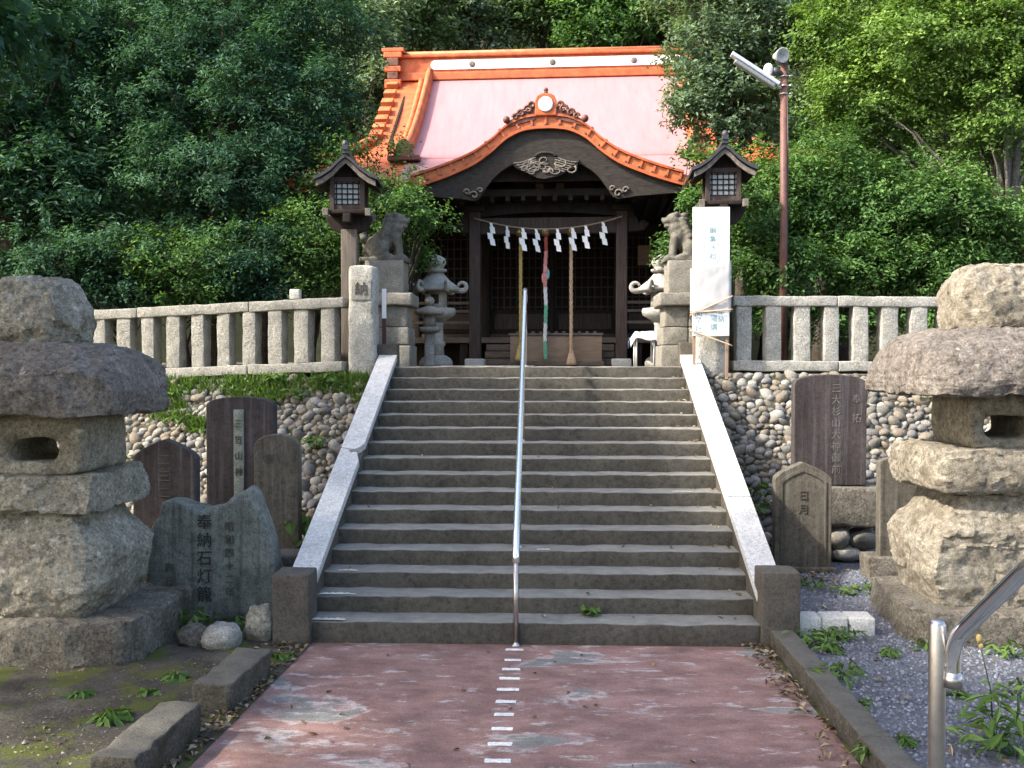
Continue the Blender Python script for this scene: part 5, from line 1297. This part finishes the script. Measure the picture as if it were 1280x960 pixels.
for k, (u, v, Y, ru, rv) in enumerate(shr):
    tree('evergreen_shrub', ('dark blue-green bushy shrub' if k % 2 == 0 else 'mid green bushy shrub') + ' pressed against the back of the weathered stone fence', root(u, Y + .1), 1.0, .05,
         [B(u, v, Y, ru, rv), B(u + 12, v + 45, Y, ru * .8, 30)], 'leaf_dark' if k % 2 == 0 else 'leaf_mid', 20 + k, .30, 88, (.09, .036), 1.0, limbs=12, cat='shrub', group='shrubs behind the weathered fence', droop=.45)
tree('maple_sapling', 'thin leafy sapling in front of the orange roof corner, behind the wooden lantern', root(460, 7.9), 3.0, .06,
     [B(440, 190, 8.2, 40, 35), B(480, 240, 8.0, 45, 38), B(425, 240, 8.2, 45, 45), B(490, 185, 8.6, 20, 16)], 'leaf_mid', 31, .30, 42, (.085, .04), .85, limbs=14)
tree('camellia_bush', 'glossy bush reaching over the lion-dog towards the porch pillar', root(498, 7.7), 1.6, .06,
     [B(500, 262, 7.6, 42, 36), B(540, 278, 7.5, 24, 20), B(478, 290, 7.9, 34, 44), B(518, 312, 7.8, 24, 24)], 'leaf_mid', 33, .26, 60, (.082, .038), .8, limbs=14, cat='bush')
tree('pale_tree', 'pale grey-green clumpy tree rising beside the ridge end of the roof', root(430, 17.0), 6.5, .2,
     [B(440, 60, 16.5, 60, 70), B(470, 110, 15.6, 22, 60), B(420, 150, 16.2, 50, 60), B(460, 10, 17.5, 60, 40)], 'leaf_grey', 3, .48, 62, (.17, .075), 1.0, limbs=16)
# right side
tree('oak_tree', 'dense clumpy oak hiding the far end of the pink roof', root(905, 9.6), 6.0, .18,
     [B(876, 58, 9.4, 46, 66), B(945, 30, 9.8, 80, 70), B(872, 132, 9.0, 28, 42), B(930, 130, 9.2, 65, 60), B(890, -40, 10, 80, 60)], 'leaf_grey', 4, .36, 95, (.105, .048), 1.05, limbs=18)
tree('bright_maple', 'bright yellow-green maple with a pale forked trunk above the sunlit fence', root(1256, 7.6), 3.9, .12,
     [B(1180, 60, 8.0, 130, 75), B(1260, 130, 7.6, 90, 70), B(1100, 130, 8.2, 80, 60), B(1060, 40, 8.6, 75, 60), B(1200, -50, 8.2, 140, 70), B(1290, 20, 7.4, 80, 80)],
     'leaf_bright', 5, .36, 88, (.082, .048), 1.05, limbs=26, bark='pale_bark', flat=.35, lean=(.15, 0))
rshr = [(960, 250, 7.7, 62, 70), (1040, 235, 7.9, 70, 75), (1110, 270, 7.6, 70, 70), (1190, 270, 7.4, 70, 65), (1262, 300, 7.3, 60, 50), (985, 330, 7.2, 60, 36), (1075, 330, 7.2, 65, 38), (1165, 335, 7.2, 65, 36)]
for k, (u, v, Y, ru, rv) in enumerate(rshr):
    tree('leafy_shrub', ('tall' if rv > 45 else 'low') + ' leafy green shrub pressed against the back of the pale stone fence', root(u, Y + .15), 1.2, .05,
         [B(u, v, Y, ru, rv), B(u - 10, v + 55, Y, ru * .8, 36)], 'leaf_mid', 50 + k, .30, 88, (.088, .04), 1.05, limbs=14, cat='shrub', group='shrubs behind the pale fence', droop=.4)
tree('camphor_sapling', 'light leafy sapling in front of the porch eave beside the lion-dog', root(843, 7.9), 2.4, .05,
     [B(872, 262, 8.1, 20, 30), B(838, 302, 8.0, 20, 22), B(898, 215, 8.3, 30, 35), B(862, 190, 8.4, 14, 14)], 'leaf_mid', 35, .24, 40, (.09, .045), .9, limbs=12)
# wood on the hillside behind the roof
rnd = random.Random(12)
spots = []
for k, (u, v, Y, ru, rv) in enumerate([(500, 20, 24, 75, 60), (590, 10, 26, 75, 55), (680, 5, 27, 75, 60), (760, 20, 25.5, 70, 50), (840, 5, 27, 80, 60), (930, 0, 26, 90, 70), (1030, 0, 24, 90, 80), (1140, 0, 22, 100, 90), (1250, 20, 20, 110, 100), (1350, 60, 18, 120, 120),
                                       (420, 30, 22, 80, 80), (330, 20, 20, 100, 100), (220, 20, 19, 110, 110), (100, 20, 18, 110, 120), (-30, 40, 17, 120, 130), (1180, 180, 17, 120, 90), (1060, 190, 17.5, 100, 80), (100, 210, 15, 120, 90), (250, 200, 15.5, 110, 90), (380, 190, 16, 70, 80), (960, 190, 16.5, 80, 80), (-110, 200, 13, 130, 130), (1390, 250, 13, 130, 130)]):
    b = B(u, v, Y, ru, rv); gz_ = TOPZ - .3 + max(-.2, (Y - 26) * .95 + max(0, abs(b[0]) - 9) * .55 * min(1, (Y - 15) / 8)) if Y > 19 else TOPZ
    rnd2 = random.Random(k); bl = [b]
    for j in range(4):
        an = rnd2.uniform(0, 6.28); bl.append((b[0] + b[3] * .7 * math.cos(an), b[1] + b[4] * .3 * math.sin(an), b[2] + b[5] * rnd2.uniform(-.8, .7), b[3] * .5, b[4] * .5, b[5] * .5))
    fm = ['leaf_forest', 'leaf_grey', 'leaf_forest', 'leaf_mid'][k % 4] if 400 < u < 1000 else ('leaf_dark' if u < 400 else 'leaf_forest')
    tree('forest_tree', {'leaf_forest': 'yellowish green', 'leaf_grey': 'pale grey-green', 'leaf_mid': 'mid green', 'leaf_dark': 'dark blue-green'}[fm] + ' tree of the dense wood on the slope behind the shrine', (b[0], b[1], min(gz_, b[2] - 1.5)), max(2.5, b[2] - gz_), .2, bl,
         fm, 100 + k, .62, 66, (.20, .10), .95, limbs=10, group='wood behind the shrine')
# trees beside the approach that shade the path (mostly out of frame)
for k, (x, y, r, h) in enumerate([(-7.9, -3.0, 2.4, 8.2), (-7.6, -6.8, 2.5, 8.6), (-7.4, -10.6, 2.6, 8.6), (-8.6, .9, 2.3, 8.2), (-5.0, -16.5, 3.0, 8.5), (1.5, -18, 3.2, 9), (7.5, -17, 3.0, 8.5)]):
    bl = [(x, y, h, r, r, r * .85), (x + r * .6, y + r * .5, h - 1.2, r * .6, r * .6, r * .5), (x - r * .5, y - .6, h - 1.5, r * .7, r * .6, r * .6), (x + .3, y - r * .6, h + .8, r * .6, r * .7, r * .6)]
    tree('approach_tree', 'tall evergreen standing beside the approach path before the stairs', (x, y, 0), h - 1, .22, bl, 'leaf_dark', 200 + k, .55, 46, (.2, .10), 1.0, limbs=14, group='trees along the approach')

# ------------------------------------------------------------------ small plants, grass, litter, gravel
def weed(name, label, loc, n, L, W, h, seed, mat='weed', group=None, cat='weed', upright=.5):
    rng = np.random.default_rng(seed); t = thing(name, label, cat, loc, 0, group)
    C = []; Nn = []; A = []; ms = MB()
    for k in range(n):
        an = rng.uniform(0, 6.28); f = rng.uniform(.2, 1); r = h * (1 - upright) * 1.5 * f; z = h * (upright * 1.3 + .1) * rng.uniform(.25, 1)
        p = np.array([math.cos(an) * r, math.sin(an) * r, z]); C.append(p); Nn.append(rng.normal(size=3) * .35 + np.array([math.cos(an) * .4, math.sin(an) * .4, .8])); A.append([math.cos(an), math.sin(an), .1])
        if k % 3 == 0: ms.tube([(0, 0, -.02), (p[0] * .4, p[1] * .4, z * .6), tuple(p)], [.004, .003, .002], 4)
    V, Fc = leaf_arrays(rng, np.array(C), unit(np.array(Nn)), L * rng.uniform(.6, 1.3, n), W * rng.uniform(.7, 1.3, n), .12, np.array(A) * 2)
    np_mesh('leaves', V, Fc, M[mat], t, np.clip(rng.normal(size=len(Fc)) * .2 + .5, 0, 1)); ms.build('stems', M['weed'], t, fix=False)
    for o in t.children:
        if o.name.startswith('stems'): o.name = 'stem'
    return t
p = P(740, 762, Y=.27); weed('step_weed', 'small round-leaved green plant growing from a stair tread', (p.x, .27, Z1 - .005), 16, .09, .075, .12, 4, upright=.4)
p = P(236, 795, z=.05); weed('fern_clump', 'green fern clump in front of the rough inscribed stone', (p.x, .18, 0), 60, .12, .04, .32, 5)
weed('fern_clump', 'smaller green clump at the right foot of the rough inscribed stone', (p.x + .38, .28, 0), 30, .10, .035, .22, 6)
p = P(386, 640, Y=2.6); weed('broad_weed', 'bright green leafy weed growing beside the stair wall and brown stele', (p.x, 2.5, .0), 90, .20, .11, 1.0, 7, upright=.6)
p = P(350, 825, z=0); weed('broad_weed', 'low green weed at the foot of the stair newel on the path edge', (p.x, p.y, 0), 50, .10, .045, .14, 8, upright=.2)
rr = random.Random(5)
for k, (u, v, n, s) in enumerate([(1010, 805, 60, .24), (1050, 800, 50, .2), (1032, 815, 40, .14), (1050, 850, 50, .2), (1068, 885, 30, .12), (1110, 820, 25, .1), (1160, 812, 30, .12), (1230, 800, 25, .1), (1265, 820, 40, .2), (1245, 905, 0, 0), (1270, 945, 60, .3), (1090, 945, 40, .12),
                                  (1015, 735, 30, .2), (1062, 742, 30, .18), (1095, 738, 30, .22), (1130, 930, 20, .08), (1195, 870, 20, .1), (1270, 870, 30, .2)]):
    if not n: continue
    p = P(u, v, z=.09); weed('gravel_weed', 'low green weed sprouting from the bluish gravel', (p.x, p.y, .088), n, .11, .035, s * 1.1, 300 + k, group='weeds in the gravel', upright=.3)
p = P(1243, 935, z=.09); t = weed('tall_weed', 'tall thin weed with a yellow bud standing in the gravel behind the chromed post', (p.x, p.y, .088), 46, .20, .045, .42, 399, upright=.55)
m = MB(); m.tube([(0, 0, 0), (-.03, 0, .4), (-.10, .02, .72)], [.007, .005, .003], 5); m.build('tall_stem', M['weed'], t, True)
m = MB(); m.ell((-.10, .02, .73), (.018, .018, .03)); m.ell((-.085, .02, .68), (.015, .015, .02)); m.build('bud', M['yellow_rope'], t, True)
for k, (u, v, n, s) in enumerate([(140, 900, 50, .14), (100, 872, 30, .08), (185, 868, 20, .07), (220, 850, 25, .1)]):
    p = P(u, v, z=.03); weed('soil_weed', 'low pale green weed on the mossy soil by the red path', (p.x, p.y, .03), n, .13, .06, s, 340 + k, group='weeds on the soil', upright=.15)
# grass and weeds over the left bank: grass is stuff, leafy tufts are plants
def blades(name, pts, L, mat, seed, parent=None, spread=.5):
    rng = np.random.default_rng(seed); pts = np.array(pts); n = len(pts)
    d = unit(rng.normal(size=(n, 3)) * np.array([spread, spread, .15]) + np.array([0, -.25, 1.0])); l = L * rng.uniform(.5, 1.3, n)
    nn = unit(np.cross(d, rng.normal(size=(n, 3)))); V, Fc = leaf_arrays(rng, pts + d * l[:, None] * .5, nn, l, l * .13 + .004, .1, d * 6)
    return stuff(np_mesh(name, V, Fc, M[mat], parent, np.clip(rng.normal(size=len(Fc)) * .22 + .5, 0, 1)))
rng = np.random.default_rng(77); pts = []
while len(pts) < 5600:
    x = rng.uniform(-7.2, -2.5); v = rng.uniform(.0, 1) ** .6; (yt, zt), yf = wall_top(x), wall_foot(x)
    dens_ = noise.noise(Vector((x * 1.3, v * 3.2, 4))) + (v - .80) * 2.0
    if dens_ > .12 or (v > .9 and rng.random() < .5): pts.append((x, yf + (yt - yf) * v - .05, zt * v))
blades('bank_grass', pts, .13, 'weed', 5)['label'] = 'grass and low weeds growing over the weedy cobbled bank'
for k, (u, v, n, s) in enumerate([(205, 500, 40, .3), (225, 530, 40, .3), (260, 545, 40, .25), (370, 500, 40, .3), (395, 560, 50, .3), (150, 580, 30, .25), (410, 480, 40, .25), (350, 478, 40, .25), (1170, 508, 60, .35), (1185, 500, 50, .3), (905, 608, 30, .2), (940, 620, 40, .3), (945, 640, 40, .25), (1075, 645, 30, .2), (1035, 495, 12, .15)]):
    Y0 = 4.6
    for it in range(6):
        p = P(u, v, Y=Y0); (yt, zt), yf = wall_top(p.x), wall_foot(p.x); Y0 = yf + (yt - yf) * min(1, max(0, p.z / zt)) - .06
    p = P(u, v, Y=Y0); left = u < 640
    weed('bank_weed', 'leafy weed rooted between the cobbles of the ' + ('weedy bank' if left else 'sunlit bank'), (p.x, Y0, p.z), n, .12, .05, s, 360 + k, group='weeds on the weedy bank' if left else 'weeds on the sunlit bank', upright=.35)
# fallen leaves
def litter(name, pts, L, seed, label):
    rng = np.random.default_rng(seed); pts = np.array(pts); n = len(pts)
    nn = unit(rng.normal(size=(n, 3)) * .35 + np.array([0, 0, 1])); V, Fc = leaf_arrays(rng, pts, nn, L * rng.uniform(.5, 1.3, n), L * .55 * rng.uniform(.6, 1.2, n), .25)
    o = stuff(np_mesh(name, V, Fc, M['dead_leaf'], None, np.clip(rng.normal(size=len(Fc)) * .28 + .5, 0, 1))); o['label'] = label; return o
pts = []
for k in range(190):                                        # along the right kerb
    y = -abs(rng.normal()) * 1.4 - .03; pts.append((2.20 - abs(rng.normal()) * .10 - .02, y, .02 + rng.uniform(0, .03)))
for k in range(420):                                        # in the gap by the left blocks
    y = rng.uniform(-3.6, -.1); pts.append((-2.42 + .045 * (y + 6.2) - abs(rng.normal()) * .22 + .06, y, .02 + rng.uniform(0, .03)))
for k in range(420): pts.append((rng.uniform(-6, -2.5), rng.uniform(-3.2, -.9), .015 + rng.uniform(0, .015)))
for k in range(160): pts.append((rng.normal() * .25 - 3.35, rng.uniform(1.0, 2.9), rng.uniform(.02, .06)))
for k in range(90): pts.append((rng.uniform(2.6, 5), rng.uniform(-4, 3.5), .115))
for k in range(200): pts.append((rng.uniform(2.5, 3.6), rng.uniform(2.2, 3.6), .10 + rng.uniform(0, .03)))
for k in range(45): pts.append((rng.uniform(-2, 2), rng.uniform(-5, -.05), .016))
for k in range(75):
    i = rng.integers(0, 15); x = 2.1 - abs(rng.normal()) * .14 if rng.random() < .7 else rng.uniform(-2, 2); pts.append((x, i * TREAD + rng.uniform(.12, .33), Z1 + RISE * i + .014))
litter('leaf_litter', pts, .075, 3, 'scattered dry leaves on path edges, soil and steps')
pts = [(cx + rng.uniform(-.35, .35), .84 + rng.normal() * .06, 1.16 + rng.uniform(.0, .05)) for k in range(26)]
# bluish crushed gravel: one mass of small stones
N = 26000; gx = 2.45 + 3.9 * rng.random(N) ** 1.0; gy = -4.6 + 8.0 * rng.random(N) ** .9
S_ = rng.uniform(.009, .019, N); oc = np.array([[1, 0, 0], [0, 1, 0], [-1, 0, 0], [0, -1, 0], [0, 0, 1]], float)
ang = rng.uniform(0, 6.28, N); ca, sa = np.cos(ang), np.sin(ang)
jit = 1 + rng.normal(size=(N, 5, 3)) * .25
q = oc[None] * jit * S_[:, None, None]; x_ = q[..., 0] * ca[:, None] - q[..., 1] * sa[:, None]; y_ = q[..., 0] * sa[:, None] + q[..., 1] * ca[:, None]
V = np.stack([x_ + gx[:, None], y_ + gy[:, None], q[..., 2] * .9 + .092], 2).reshape(-1, 3)
fi = np.array([[0, 1, 4], [1, 2, 4], [2, 3, 4], [3, 0, 4]]); Fc = (np.arange(N)[:, None, None] * 5 + fi[None]).reshape(-1, 3)
o = np_mesh('gravel', V, Fc, M['gravel_stone'], None, np.repeat(np.clip(rng.normal(size=N) * .22 + .45, 0, 1), 4)); stuff(o); o['label'] = 'bluish grey crushed gravel beside the stone kerb'
N = 5200; gx = -2.45 - 4.2 * rng.random(N) ** 1.3; gy = -5.2 + 4.6 * rng.random(N); S_ = rng.uniform(.004, .013, N)
jit = 1 + rng.normal(size=(N, 5, 3)) * .35; q = oc[None] * jit * S_[:, None, None]
V = np.stack([q[..., 0] + gx[:, None], q[..., 1] + gy[:, None], q[..., 2] * .8 + .035], 2).reshape(-1, 3)
Fc = (np.arange(N)[:, None, None] * 5 + fi[None]).reshape(-1, 3)
o = np_mesh('soil_crumbs', V, Fc, M['crumb'], None, np.repeat(np.clip(rng.normal(size=N) * .25 + .4, 0, 1), 4)); stuff(o); o['label'] = 'small pebbles and crumbs on the mossy soil'
# a few red flowers in the shrub behind the weathered fence
print('tris', sum(len(o.data.polygons) for o in scene.objects if o.type == 'MESH'), 'objects', len(scene.objects))
